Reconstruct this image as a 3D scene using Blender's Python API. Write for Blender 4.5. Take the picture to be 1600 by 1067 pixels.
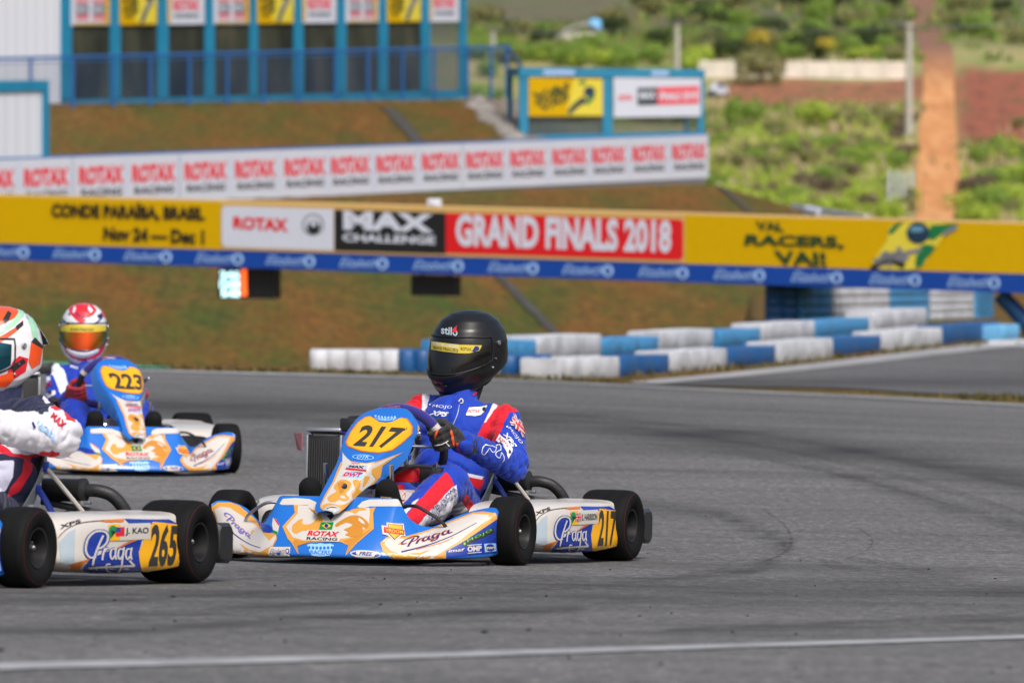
import bpy, bmesh, math, random
from math import sin, cos, tan, atan, atan2, pi, sqrt, hypot
from mathutils import Vector, Matrix, noise
from mathutils.bvhtree import BVHTree
from mathutils.geometry import tessellate_polygon
R = math.radians
random.seed(7)
scene = bpy.context.scene
for _o in list(bpy.data.objects):
    bpy.data.objects.remove(_o)
COL = scene.collection

# ------------------------------------------------------------------ camera, sky, sun, exposure
CAM = Vector((0, 0, 1.9)); FPX = 200 / 36 * 1600; PITCH = atan(433.5 / FPX)
cd = bpy.data.cameras.new('camera'); camo = bpy.data.objects.new('camera', cd); COL.objects.link(camo)
cd.lens = 200; cd.sensor_width = 36; cd.clip_start = 0.5; cd.clip_end = 6000
camo.location = CAM; camo.rotation_euler = (pi / 2 - PITCH, 0, 0)
cd.dof.use_dof = True; cd.dof.focus_distance = 21.6; cd.dof.aperture_fstop = 6.0
scene.camera = camo
SUN_EL, SUN_AZ = R(50), R(158)          # azimuth measured clockwise from +Y
w = bpy.data.worlds.new('World'); scene.world = w; w.use_nodes = True
nt = w.node_tree; bg = nt.nodes['Background']
sky = nt.nodes.new('ShaderNodeTexSky'); sky.sky_type = 'NISHITA'; sky.sun_disc = False
sky.sun_elevation = SUN_EL; sky.sun_rotation = SUN_AZ
sky.air_density = 1.0; sky.dust_density = 5.0; sky.ozone_density = 1.0
nt.links.new(sky.outputs[0], bg.inputs[0]); bg.inputs[1].default_value = 0.095
sl = bpy.data.lights.new('sun', 'SUN'); sl.energy = 1.75; sl.angle = R(20); sl.color = (1, .975, .94)
so = bpy.data.objects.new('sun', sl); COL.objects.link(so)
sd = Vector((sin(SUN_AZ) * cos(SUN_EL), cos(SUN_AZ) * cos(SUN_EL), sin(SUN_EL)))
so.rotation_euler = sd.to_track_quat('Z', 'Y').to_euler()
so.location = sd * 50
vs = scene.view_settings
scene.display_settings.display_device = 'sRGB'
vs.view_transform = 'Standard'; vs.look = 'None'; vs.gamma = 1; vs.exposure = 0.56
try:
    scene.cycles.use_denoising = True; scene.cycles.denoiser = 'OPENIMAGEDENOISE'
    scene.cycles.max_bounces = 6; scene.cycles.diffuse_bounces = 2; scene.cycles.glossy_bounces = 3
    scene.cycles.transparent_max_bounces = 8; scene.cycles.caustics_reflective = False
except Exception:
    pass

# ------------------------------------------------------------------ pixel <-> world
FWD = Vector((0, cos(PITCH), -sin(PITCH))); UPV = Vector((0, sin(PITCH), cos(PITCH))); RGT = Vector((1, 0, 0))
def ray(px, py):
    return FWD + RGT * ((px - 800) / FPX) + UPV * (-(py - 533.5) / FPX)
def P(px, py, D):
    return CAM + ray(px, py) * D
def pix(p):
    v = p - CAM; d = v.dot(FWD)
    return 800 + FPX * v.dot(RGT) / d, 533.5 - FPX * v.dot(UPV) / d

def lin(c):                                # sRGB 0-255 -> linear
    return tuple(((x / 255) / 12.92 if x / 255 <= .04045 else ((x / 255 + .055) / 1.055) ** 2.4) for x in c)
def sstep(x, a, b):
    t = min(1, max(0, (x - a) / (b - a))); return t * t * (3 - 2 * t)
class Curve:
    def __init__(s, pts):
        s.x = [p[0] for p in pts]; s.y = [p[1] for p in pts]; n = len(pts); d = []
        for i in range(n):
            if i == 0: m = (s.y[1] - s.y[0]) / (s.x[1] - s.x[0])
            elif i == n - 1: m = (s.y[-1] - s.y[-2]) / (s.x[-1] - s.x[-2])
            else:
                a = (s.y[i] - s.y[i - 1]) / (s.x[i] - s.x[i - 1]); b = (s.y[i + 1] - s.y[i]) / (s.x[i + 1] - s.x[i])
                m = 0 if a * b <= 0 else 2 * a * b / (a + b)
            d.append(m)
        s.d = d
    def __call__(s, x):
        X, Y, D = s.x, s.y, s.d
        if x <= X[0]: return Y[0]
        if x >= X[-1]: return Y[-1]
        lo, hi = 0, len(X) - 1
        while hi - lo > 1:
            m = (lo + hi) // 2
            if X[m] <= x: lo = m
            else: hi = m
        h = X[hi] - X[lo]; t = (x - X[lo]) / h
        return ((2*t**3 - 3*t*t + 1) * Y[lo] + (t**3 - 2*t*t + t) * h * D[lo] + (-2*t**3 + 3*t*t) * Y[hi] + (t**3 - t*t) * h * D[hi])

# ------------------------------------------------------------------ materials
_M = {}
def mat(name, col, rough=.5, metal=0., coat=0., var=0., vscale=8., bump=0., bscale=60., spec=.5, emit=0., alpha=1., sheen=0., scuff=0.):
    if name in _M: return _M[name]
    m = bpy.data.materials.new(name); m.use_nodes = True; _M[name] = m
    t = m.node_tree; b = t.nodes['Principled BSDF']
    b.inputs['Base Color'].default_value = (*col, 1); b.inputs['Roughness'].default_value = rough
    b.inputs['Metallic'].default_value = metal; b.inputs['Coat Weight'].default_value = coat
    b.inputs['Coat Roughness'].default_value = .08; b.inputs['Specular IOR Level'].default_value = spec
    b.inputs['Sheen Weight'].default_value = sheen
    if emit:
        b.inputs['Emission Color'].default_value = (*col, 1); b.inputs['Emission Strength'].default_value = emit
    if alpha < 1: b.inputs['Alpha'].default_value = alpha
    if var or bump:
        tc = t.nodes.new('ShaderNodeTexCoord')
    if var:
        n = t.nodes.new('ShaderNodeTexNoise'); n.inputs['Scale'].default_value = vscale; n.inputs['Detail'].default_value = 5
        n.inputs['Roughness'].default_value = .65
        r = t.nodes.new('ShaderNodeMapRange'); r.inputs[1].default_value = .3; r.inputs[2].default_value = .7
        r.inputs[3].default_value = 1 - var; r.inputs[4].default_value = 1 + var * .6
        mx = t.nodes.new('ShaderNodeVectorMath'); mx.operation = 'SCALE'; mx.inputs[0].default_value = col
        t.links.new(tc.outputs['Object'], n.inputs['Vector']); t.links.new(n.outputs[0], r.inputs[0])
        t.links.new(r.outputs[0], mx.inputs['Scale']); t.links.new(mx.outputs[0], b.inputs['Base Color'])
        r2 = t.nodes.new('ShaderNodeMapRange'); r2.inputs[1].default_value = .3; r2.inputs[2].default_value = .7
        dr = min(.12, var * .8); r2.inputs[3].default_value = max(0, rough - dr); r2.inputs[4].default_value = min(1, rough + dr)
        t.links.new(n.outputs[0], r2.inputs[0]); t.links.new(r2.outputs[0], b.inputs['Roughness'])
    if scuff:
        src = b.inputs['Base Color'].links[0].from_socket if b.inputs['Base Color'].links else None
        mp = t.nodes.new('ShaderNodeMapping'); mp.inputs['Scale'].default_value = (38, 38, 90); t.links.new(tc.outputs['Object'], mp.inputs['Vector'])
        n3 = t.nodes.new('ShaderNodeTexNoise'); n3.inputs['Scale'].default_value = 1; n3.inputs['Detail'].default_value = 6; n3.inputs['Roughness'].default_value = .8; t.links.new(mp.outputs[0], n3.inputs['Vector'])
        r3 = t.nodes.new('ShaderNodeMapRange'); r3.inputs[1].default_value = .60; r3.inputs[2].default_value = .74; r3.inputs[3].default_value = 0; r3.inputs[4].default_value = scuff; t.links.new(n3.outputs[0], r3.inputs[0])
        mx3 = t.nodes.new('ShaderNodeMix'); mx3.data_type = 'RGBA'; mx3.inputs[7].default_value = (.07, .066, .06, 1); t.links.new(r3.outputs[0], mx3.inputs[0]); t.links.new(src, mx3.inputs[6]); t.links.new(mx3.outputs[2], b.inputs['Base Color'])
    if bump:
        n2 = t.nodes.new('ShaderNodeTexNoise'); n2.inputs['Scale'].default_value = bscale; n2.inputs['Detail'].default_value = 4
        bp = t.nodes.new('ShaderNodeBump'); bp.inputs['Strength'].default_value = bump; bp.inputs['Distance'].default_value = .01
        t.links.new(tc.outputs['Object'], n2.inputs['Vector']); t.links.new(n2.outputs[0], bp.inputs['Height'])
        t.links.new(bp.outputs[0], b.inputs['Normal'])
    return m
def paint(name, rgb, rough=.28, coat=.25, **k):
    return mat(name, lin(rgb), rough=rough, coat=coat, var=k.pop('var', .035), vscale=k.pop('vscale', 9), **k)

# ------------------------------------------------------------------ mesh builder
def crom(pts, n, closed=False):
    """Catmull-Rom through Vectors / tuples, n samples per span."""
    pts = [Vector(p) for p in pts]; out = []; N = len(pts)
    spans = N if closed else N - 1
    for i in range(spans):
        if closed: p0, p1, p2, p3 = pts[i - 1], pts[i], pts[(i + 1) % N], pts[(i + 2) % N]
        else: p0, p1, p2, p3 = pts[max(i - 1, 0)], pts[i], pts[i + 1], pts[min(i + 2, N - 1)]
        for k in range(n):
            t = k / n
            out.append(.5 * ((2 * p1) + (p2 - p0) * t + (2*p0 - 5*p1 + 4*p2 - p3) * t*t + (3*p1 - p0 - 3*p2 + p3) * t**3))
    if not closed: out.append(pts[-1].copy())
    return out
class MB:
    def __init__(s): s.v = []; s.f = []; s.m = []; s.mats = []; s.bvh = None
    def mi(s, m):
        if m not in s.mats: s.mats.append(m)
        return s.mats.index(m)
    def add(s, vs_, fs, m):
        o = len(s.v); k = s.mi(m); s.v += [Vector(v) for v in vs_]
        for f in fs: s.f.append(tuple(i + o for i in f)); s.m.append(k)
    def grid(s, rows, m, cu=False, cv=False):
        nr, nc = len(rows), len(rows[0]); vs_ = [p for r in rows for p in r]; fs = []
        for i in range(nr if cu else nr - 1):
            for j in range(nc if cv else nc - 1):
                i2, j2 = (i + 1) % nr, (j + 1) % nc
                fs.append((i * nc + j, i * nc + j2, i2 * nc + j2, i2 * nc + j))
        s.add(vs_, fs, m)
    def box(s, c, d, m, rot=None, bev=0):
        bm = bmesh.new(); bmesh.ops.create_cube(bm, size=1)
        for v in bm.verts: v.co = Vector((v.co.x * d[0], v.co.y * d[1], v.co.z * d[2]))
        if bev: bmesh.ops.bevel(bm, geom=bm.edges[:], offset=bev, segments=2, profile=.5, affect='EDGES')
        M = Matrix.Translation(c) @ (rot.to_4x4() if rot is not None else Matrix())
        bm.verts.index_update()
        s.add([M @ v.co for v in bm.verts], [[v.index for v in f.verts] for f in bm.faces], m); bm.free()
    def tube(s, path, r, m, seg=10, closed=False, sy=1.):
        path = [Vector(p) for p in path]; n = len(path); rows = []; up = None
        for i, p in enumerate(path):
            a = path[i - 1] if (i or closed) else path[0]; b = path[(i + 1) % n] if (i < n - 1 or closed) else path[-1]
            t = (b - a).normalized()
            if up is None:
                up = Vector((0, 0, 1)) if abs(t.z) < .9 else Vector((1, 0, 0))
            side = t.cross(up)
            side.normalize(); up = side.cross(t).normalized()
            rr = r(i / max(1, n - 1)) if callable(r) else r
            rows.append([p + side * (cos(2*pi*k/seg) * rr) + up * (sin(2*pi*k/seg) * rr * sy) for k in range(seg)])
        o = len(s.v)
        s.grid(rows, m, cu=closed, cv=True)
        if not closed:
            k = s.mi(m); s.f.append(tuple(o + j for j in range(seg))); s.m.append(k)
            s.f.append(tuple(o + (n - 1) * seg + j for j in range(seg - 1, -1, -1))); s.m.append(k)
    def lathe(s, prof, M, m, seg=40, closed=False):
        """prof (axial, radius) round local X."""
        rows = [[M @ Vector((a, r * cos(2*pi*k/seg), r * sin(2*pi*k/seg))) for k in range(seg)] for a, r in prof]
        s.grid(rows, m, cu=closed, cv=True)
    def ball(s, c, r, m, seg=16, rot=None):
        r = (r, r, r) if not hasattr(r, '__len__') else r
        bm = bmesh.new(); bmesh.ops.create_uvsphere(bm, u_segments=seg, v_segments=max(6, seg * 2 // 3), radius=1)
        M = Matrix.Translation(c) @ (rot.to_4x4() if rot is not None else Matrix()) @ Matrix.Diagonal((*r, 1))
        bm.verts.index_update()
        s.add([M @ v.co for v in bm.verts], [[v.index for v in f.verts] for f in bm.faces], m); bm.free()
    def cap(s, a, b, ra, rb, m, seg=16):
        """tapered capsule as one closed hull"""
        a, b = Vector(a), Vector(b); ax = (b - a); L = ax.length; q = ax.to_track_quat('X', 'Z').to_matrix().to_4x4()
        M = Matrix.Translation(a) @ q; prof = []
        for k in range(7): t = -pi / 2 + pi / 2 * k / 6; prof.append((sin(t) * ra, max(1e-4, cos(t) * ra)))
        for k in range(7): t = pi / 2 * k / 6; prof.append((L + sin(t) * rb, max(1e-4, cos(t) * rb)))
        s.lathe(prof, M, m, seg)
    def solidify(s, th):
        """give the sheet built so far a thickness on its back side"""
        n = len(s.v); nr = [Vector((0, 0, 0)) for _ in range(n)]; ec = {}
        for f in s.f:
            a, b, c = s.v[f[0]], s.v[f[1]], s.v[f[2]]; N = (b - a).cross(c - a)
            if len(f) > 3: N += (s.v[f[2]] - a).cross(s.v[f[3]] - a)
            for i in f: nr[i] += N
            for i in range(len(f)):
                e = (f[i], f[(i + 1) % len(f)]); ec[e] = 1
        s.v += [s.v[i] - (nr[i].normalized() if nr[i].length > 0 else nr[i]) * th for i in range(n)]
        F0, M0 = list(s.f), list(s.m)
        for f, k in zip(F0, M0): s.f.append(tuple(i + n for i in reversed(f))); s.m.append(k)
        for f, k in zip(F0, M0):
            for i in range(len(f)):
                a, b = f[i], f[(i + 1) % len(f)]
                if (b, a) not in ec: s.f.append((b, a, a + n, b + n)); s.m.append(k)
    def mirror(s):
        n = len(s.v); s.v += [Vector((-p.x, p.y, p.z)) for p in s.v]
        F0, M0 = list(s.f), list(s.m)
        for f, k in zip(F0, M0): s.f.append(tuple(i + n for i in reversed(f))); s.m.append(k)
    def tree(s): s.bvh = BVHTree.FromPolygons(s.v, s.f); return s.bvh
    def mesh(s, name, ang=40):
        me = bpy.data.meshes.new(name); me.from_pydata(s.v, [], s.f)
        for m in s.mats: me.materials.append(m)
        me.polygons.foreach_set('material_index', s.m); me.polygons.foreach_set('use_smooth', [True] * len(s.f))
        me.update()
        if ang < 180: me.set_sharp_from_angle(angle=R(ang))
        return me
    def build(s, name, parent=None, ang=40):
        o = bpy.data.objects.new(name, s.mesh(name, ang)); COL.objects.link(o)
        if parent is not None: o.parent = parent
        return o
def empty(name, M=None, parent=None):
    o = bpy.data.objects.new(name, None); COL.objects.link(o); o.empty_display_size = .2
    if M is not None: o.matrix_world = M
    if parent is not None: o.parent = parent
    return o
def tag(o, label=None, cat=None, group=None, kind=None):
    if label: o['label'] = label
    if cat: o['category'] = cat
    if group: o['group'] = group
    if kind: o['kind'] = kind
    return o
def copy_tree(o, parent=None):
    c = o.copy(); COL.objects.link(c)
    if parent is not None: c.parent = parent
    for ch in list(o.children): copy_tree(ch, c)
    return c

# ------------------------------------------------------------------ lettering and flat marks (2-D triangles)
_T = {}
def text2d(body, bold=0., shear=0., spacing=1.):
    """glyphs as triangles, normalised to the box 0..1 x 0..1"""
    k = (body, bold, shear, spacing)
    if k in _T: return _T[k]
    c = bpy.data.curves.new('lettering', 'FONT'); c.body = body; c.offset = bold; c.shear = shear; c.space_character = spacing; c.resolution_u = 3
    o = bpy.data.objects.new('lettering', c); COL.objects.link(o)
    dg = bpy.context.evaluated_depsgraph_get(); me = bpy.data.meshes.new_from_object(o.evaluated_get(dg))
    vs_ = [(v.co.x, v.co.y) for v in me.vertices]; fs = [tuple(p.vertices) for p in me.polygons]
    bpy.data.objects.remove(o); bpy.data.curves.remove(c); bpy.data.meshes.remove(me)
    x0 = min(v[0] for v in vs_); x1 = max(v[0] for v in vs_); y0 = min(v[1] for v in vs_); y1 = max(v[1] for v in vs_)
    r = ([((x - x0) / (x1 - x0), (y - y0) / (y1 - y0)) for x, y in vs_], fs); _T[k] = r
    return r
def poly2d(pts, smooth=0):
    if smooth: pts = [(p.x, p.y) for p in crom([(x, y, 0) for x, y in pts], smooth, True)]
    return list(pts), [tuple(t) for t in tessellate_polygon([[Vector((x, y, 0)) for x, y in pts]])]
def ell2d(cx, cy, rx, ry, n=20, rot=0.):
    return poly2d([(cx + rx*cos(2*pi*k/n)*cos(rot) - ry*sin(2*pi*k/n)*sin(rot), cy + rx*cos(2*pi*k/n)*sin(rot) + ry*sin(2*pi*k/n)*cos(rot)) for k in range(n)])
def stroke2d(pts, wd, n=5, closed=False):
    p = crom([(x, y, 0) for x, y in pts], n, closed) if n > 1 else [Vector((x, y, 0)) for x, y in pts]
    N = len(p); vs_ = []; fs = []
    for i in range(N):
        a = p[i - 1] if (i or closed) else p[0]; b = p[(i + 1) % N] if (i < N - 1 or closed) else p[-1]
        t = (b - a).normalized(); q = Vector((-t.y, t.x, 0)); ww = (wd(i / max(1, N - 1)) if callable(wd) else wd) / 2
        vs_ += [tuple((p[i] + q * ww).xy), tuple((p[i] - q * ww).xy)]
    for i in range(N if closed else N - 1):
        j = (i + 1) % N; fs.append((2*i, 2*i + 1, 2*j + 1, 2*j))
    return vs_, fs
def merge2d(items):
    V, F_ = [], []
    for v, f in items:
        o = len(V); V += v; F_ += [tuple(i + o for i in q) for q in f]
    return V, F_
def quad(shape, bl, br, tr, tl):
    vs_, fs = shape; out = []
    for u, v in vs_:
        out.append(tuple((bl[i]*(1-u)*(1-v) + br[i]*u*(1-v) + tr[i]*u*v + tl[i]*(1-u)*v) for i in (0, 1)))
    return out, fs
def script2d():
    """hand-lettered brush script word, box about 0..5.3 x -0.7..2, normalised"""
    W = lambda a, b=.05: (lambda t: b + a * sin(pi * min(1, max(0, t))) ** .7)
    it = []
    for pts, wd in [
        ([(.75, -.05), (.85, .6), (1.05, 1.3), (1.2, 1.75)], W(.17, .08)),
        ([(.55, 1.0), (.2, .95), (.05, 1.35), (.35, 1.85), (.95, 2.05), (1.5, 1.85), (1.65, 1.4), (1.4, 1.0), (1.0, .9)], W(.16, .05)),
        ([(1.55, 0), (1.65, .5), (1.78, .95)], W(.16, .08)), ([(1.68, .55), (1.9, .9), (2.1, .9)], W(.1, .06)),
        ([(2.62, .85), (2.35, .95), (2.15, .5), (2.3, .05), (2.55, .15), (2.75, .6)], W(.14, .06)), ([(2.8, .95), (2.7, .4), (2.8, .02), (3.0, .12)], W(.15, .07)),
        ([(3.6, .85), (3.3, .95), (3.1, .5), (3.25, .05), (3.5, .15), (3.7, .6)], W(.14, .06)), ([(3.78, .95), (3.65, .2), (3.5, -.45), (3.2, -.62), (3.0, -.4), (3.3, -.12)], W(.15, .06)),
        ([(4.5, .85), (4.25, .95), (4.05, .5), (4.2, .05), (4.45, .15), (4.65, .6)], W(.14, .06)), ([(4.7, .95), (4.6, .4), (4.7, .02), (5.0, .15)], W(.15, .07)),
    ]: it.append(stroke2d(pts, wd, 5))
    v, f = merge2d(it)
    return [(x / 5.3, (y + .7) / 2.8) for x, y in v], f
def fat_script2d(e):
    W = lambda a: e * 1.0
    it = []
    for pts in ([(.75, -.05), (.85, .6), (1.05, 1.3), (1.2, 1.75)], [(.55, 1.0), (.2, .95), (.05, 1.35), (.35, 1.85), (.95, 2.05), (1.5, 1.85), (1.65, 1.4), (1.4, 1.0), (1.0, .9)],
                [(1.55, 0), (1.65, .5), (1.78, .95)], [(1.68, .55), (1.9, .9), (2.1, .9)], [(2.62, .85), (2.35, .95), (2.15, .5), (2.3, .05), (2.55, .15), (2.75, .6)], [(2.8, .95), (2.7, .4), (2.8, .02), (3.0, .12)],
                [(3.6, .85), (3.3, .95), (3.1, .5), (3.25, .05), (3.5, .15), (3.7, .6)], [(3.78, .95), (3.65, .2), (3.5, -.45), (3.2, -.62), (3.0, -.4), (3.3, -.12)],
                [(4.5, .85), (4.25, .95), (4.05, .5), (4.2, .05), (4.45, .15), (4.65, .6)], [(4.7, .95), (4.6, .4), (4.7, .02), (5.0, .15)]):
        it.append(stroke2d(pts, e, 5))
    v, f = merge2d(it)
    return [(x / 5.3, (y + .7) / 2.8) for x, y in v], f
UNIT = ([(0, 0), (1, 0), (1, 1), (0, 1)], [(0, 1, 2, 3)])

def stick(mb, shape, m, layer, Minv, L=6., off=.0010, base=.0012, mx=.3):
    """lay a flat printed shape onto the part's own surface, as a sticker of real thickness"""
    bm = bmesh.new(); V = [bm.verts.new((x, y, 0)) for x, y in shape[0]]
    for f in shape[1]:
        try: bm.faces.new([V[i] for i in f])
        except Exception: pass
    bmesh.ops.triangulate(bm, faces=bm.faces[:])
    for _ in range(7):
        es = [e for e in bm.edges if e.calc_length() > L]
        if not es: break
        bmesh.ops.subdivide_edges(bm, edges=es, cuts=1); bmesh.ops.triangulate(bm, faces=[f for f in bm.faces if len(f.verts) > 3])
    o = Minv @ CAM; M3 = Minv.to_3x3(); hit = {}
    def cast(v):
        k = (round(v.co.x, 4), round(v.co.y, 4))
        if k not in hit:
            d = (M3 @ ray(v.co.x, v.co.y)).normalized(); h, n, i, t = mb.bvh.ray_cast(o, d)
            if h is None: hit[k] = None
            else: hit[k] = h + (-n if n.dot(d) > 0 else n) * (base + off * layer)
        return hit[k]
    for _ in range(3):                       # refine where the shape runs over the part's edge
        es = set()
        for f in bm.faces:
            c = [cast(v) is None for v in f.verts]
            if any(c) and not all(c): es |= {e for e in f.edges if e.calc_length() > L * .12}
        if not es: break
        bmesh.ops.subdivide_edges(bm, edges=list(es), cuts=1); bmesh.ops.triangulate(bm, faces=[f for f in bm.faces if len(f.verts) > 3])
    bm.verts.index_update(); pos = {}
    for v in bm.verts:
        h = cast(v)
        if h is not None: pos[v.index] = h
    idx = {}; vs_ = []; fs = []
    for f in bm.faces:
        ids = [v.index for v in f.verts]
        if all(i in pos for i in ids):
            q = [pos[i] for i in ids]
            if max((q[0]-q[1]).length, (q[1]-q[2]).length, (q[0]-q[2]).length) > mx: continue
            if (q[1] - q[0]).cross(q[2] - q[0]).dot(o - q[0]) < 0: ids = ids[::-1]
            for i in ids:
                if i not in idx: idx[i] = len(vs_); vs_.append(pos[i])
            fs.append([idx[i] for i in ids])
    bm.free()
    if fs: mb.add(vs_, fs, m)
# ------------------------------------------------------------------ terrain heights
_z0 = Curve([(0, .62), (9, .61), (12.5, .545), (15.5, .36), (18.14, .19), (19.1, .126), (21.42, 0), (22.39, -.06), (25, -.155), (30, -.30),
             (40, -.57), (48, -.80), (52, -.96), (60, -1.15), (69, -1.31), (80, -1.55), (92, -1.85), (120, -2.4)])
_k = Curve([(10, -.017), (22, -.017), (30, -.022), (48, -.04), (200, -.04)])
_yb = Curve([(-30, 49), (-4.3, 51), (-1.8, 53.2), (.4, 55.0), (2.0, 60), (2.9, 69), (3.4, 82), (3.9, 94), (4.2, 101)])
_far = Curve([(150, -6.5), (250, -9.5), (380, -9.8), (400, -9), (460, -3.9), (520, 1.9), (640, 9.5), (1000, 38), (3500, 190)])
def zt(X, Y):
    near = _z0(Y) + _k(Y) * max(-12, min(12, X))
    if Y < 49: return near
    d = Y - _yb(X); near += (-5.6 - near) * sstep(d, 0, 10)
    n = (X + 9.9) * .8356 - (Y - 110) * .549; u = (X + 9.9) * .549 + (Y - 110) * .8356
    if n > 0: bank = -.85 - .23 * n
    else:
        mk = 1 - sstep(u - (21 + 14 * min(1, -n / 11)), 0, 5)
        bank = -.85 + 1.85 * min(1, max(0, -n - 1) / 9.5) * mk
    lo = .2 * max(0, u - 26.3) + .3 * max(0, u - 32)
    if n <= 0: lo += (.32 * max(0, u - (25 + 14 * min(1, -n / 11))) - lo) * min(1, -n / 2)
    bank -= lo
    bank = max(bank, -5.6)
    z = max(near, bank)
    if Y > 150:
        f = _far(Y) + .5 * noise.noise(Vector((X * .05, Y * .02, 0))) * min(1, Y / 400)
        z += (f - z) * sstep(Y, 155, 230)
    return z
def G(px, py, y0=8., y1=1500.):
    """where the line of sight meets the ground"""
    r = ray(px, py); t = y0; st = .25
    while t < y1:
        p = CAM + r * t
        if p.z < zt(p.x, p.y):
            a, b = t - st, t
            for _ in range(25):
                m = (a + b) / 2; p = CAM + r * m
                if p.z < zt(p.x, p.y): b = m
                else: a = m
            p = CAM + r * b; return Vector((p.x, p.y, zt(p.x, p.y)))
        st = .25 if t < 60 else (.5 if t < 160 else 2); t += st
    return CAM + r * y1

def noise_node(t, co, scale, detail=5, rough=.6, off=None):
    n = t.nodes.new('ShaderNodeTexNoise'); n.inputs['Scale'].default_value = scale; n.inputs['Detail'].default_value = detail; n.inputs['Roughness'].default_value = rough
    t.links.new(co, n.inputs['Vector']); return n.outputs[0]
def scaled(t, co, s):
    m = t.nodes.new('ShaderNodeMapping'); m.inputs['Scale'].default_value = s; t.links.new(co, m.inputs['Vector']); return m.outputs[0]
def ramp(t, fac, stops, interp='LINEAR'):
    r = t.nodes.new('ShaderNodeValToRGB'); r.color_ramp.interpolation = interp
    e = r.color_ramp.elements
    while len(e) < len(stops): e.new(.5)
    for k, (p, c) in enumerate(stops): e[k].position = p; e[k].color = (*c, 1)
    t.links.new(fac, r.inputs[0]); return r.outputs[0]
def mixc(t, fac, a, b, mode='MIX'):
    m = t.nodes.new('ShaderNodeMix'); m.data_type = 'RGBA'; m.blend_type = mode
    for s, v in ((m.inputs[0], fac), (m.inputs[6], a), (m.inputs[7], b)):
        if hasattr(v, 'is_output'): t.links.new(v, s)
        elif hasattr(v, '__len__'): s.default_value = (*v, 1)
        else: s.default_value = v
    return m.outputs[2]
def attr(t, name):
    a = t.nodes.new('ShaderNodeAttribute'); a.attribute_name = name; return a.outputs['Fac']
def bump_in(t, b, h, strength, dist):
    bp = t.nodes.new('ShaderNodeBump'); bp.inputs['Strength'].default_value = strength; bp.inputs['Distance'].default_value = dist
    t.links.new(h, bp.inputs['Height']); t.links.new(bp.outputs[0], b.inputs['Normal'])
def newmat(name, rough=.9):
    m = bpy.data.materials.new(name); m.use_nodes = True; t = m.node_tree; b = t.nodes['Principled BSDF']; b.inputs['Roughness'].default_value = rough
    b.inputs['Specular IOR Level'].default_value = .3
    g = t.nodes.new('ShaderNodeNewGeometry'); return m, t, b, g.outputs['Position']

def terrain_material():
    m, t, b, co = newmat('grassy_earth', .95)
    big = noise_node(t, scaled(t, co, (.55, .16, .5)), 1., 6, .62); mid = noise_node(t, scaled(t, co, (1.6, .5, 1.6)), 1., 7, .78)
    fine = noise_node(t, scaled(t, co, (6, 2, 9)), 1., 5, .8)
    bank = ramp(t, big, [(.28, (.038, .062, .005)), (.40, (.072, .062, .007)), (.52, (.108, .060, .007)), (.66, (.138, .058, .008))])
    bank = mixc(t, ramp(t, mid, [(.50, (0, 0, 0)), (.62, (.5,) * 3)]), bank, (.042, .072, .006))
    bank = mixc(t, ramp(t, mid, [(.34, (.7,) * 3), (.46, (0, 0, 0))]), bank, (.15, .082, .018))
    bank = mixc(t, .85, bank, ramp(t, fine, [(.30, (.35,) * 3), (.5, (1,) * 3), (.70, (1.7,) * 3)]), 'MULTIPLY')
    fbig = noise_node(t, scaled(t, co, (.16, .05, .1)), 1., 6, .68); fm = noise_node(t, scaled(t, co, (.5, .16, .3)), 1., 5, .7)
    far = ramp(t, fbig, [(.30, (.15, .22, .04)), (.42, (.26, .30, .08)), (.50, (.36, .28, .14)), (.58, (.24, .27, .08)), (.70, (.42, .30, .19))])
    far = mixc(t, ramp(t, fm, [(.5, (0, 0, 0)), (.7, (.8,) * 3)]), far, (.15, .22, .045))
    red = ramp(t, fm, [(.32, (.08, .045, .025)), (.42, (.20, .070, .042)), (.52, (.33, .10, .058)), (.6, (.13, .085, .035)), (.7, (.29, .125, .075))])
    hill = ramp(t, fbig, [(.32, (.065, .10, .035)), (.46, (.14, .115, .075)), (.56, (.10, .12, .05)), (.68, (.20, .155, .12))])
    c = mixc(t, attr(t, 'far'), bank, far); c = mixc(t, attr(t, 'hill'), c, hill); c = mixc(t, attr(t, 'red'), c, red)
    c = mixc(t, attr(t, 'rubble'), c, ramp(t, fine, [(.3, (.08, .07, .06)), (.6, (.26, .23, .20))]))
    t.links.new(c, b.inputs['Base Color']); bump_in(t, b, fine, .5, .05)
    return m
def fan(rows, cols, zf):
    V, Fc = [], []
    for Y in rows:
        for a in cols: V.append((a * Y, Y, zf(a * Y, Y)))
    n = len(cols)
    for i in range(len(rows) - 1):
        for j in range(n - 1): Fc.append((i*n + j, i*n + j + 1, (i+1)*n + j + 1, (i+1)*n + j))
    return V, Fc
def frange(a, b, s):
    o = []
    while a < b - 1e-6: o.append(a); a += s
    return o
rows = frange(3, 50, .5) + frange(50, 160, .8) + frange(160, 380, 6) + frange(380, 700, 4) + frange(700, 1100, 20) + frange(1100, 3600, 150)
cols = frange(-.6, -.11, .03) + frange(-.11, .11, .0016) + frange(.11, .63, .03)
V, Fc = fan(rows, cols, zt)
gm = MB(); gm.add(V, Fc, terrain_material())
ground = tag(gm.build('ground', ang=180), kind='structure')
def put_attr(me, name, vals):
    a = me.attributes.new(name, 'FLOAT', 'POINT'); a.data.foreach_set('value', vals)
af, ah, ar, ab = [], [], [], []
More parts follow.
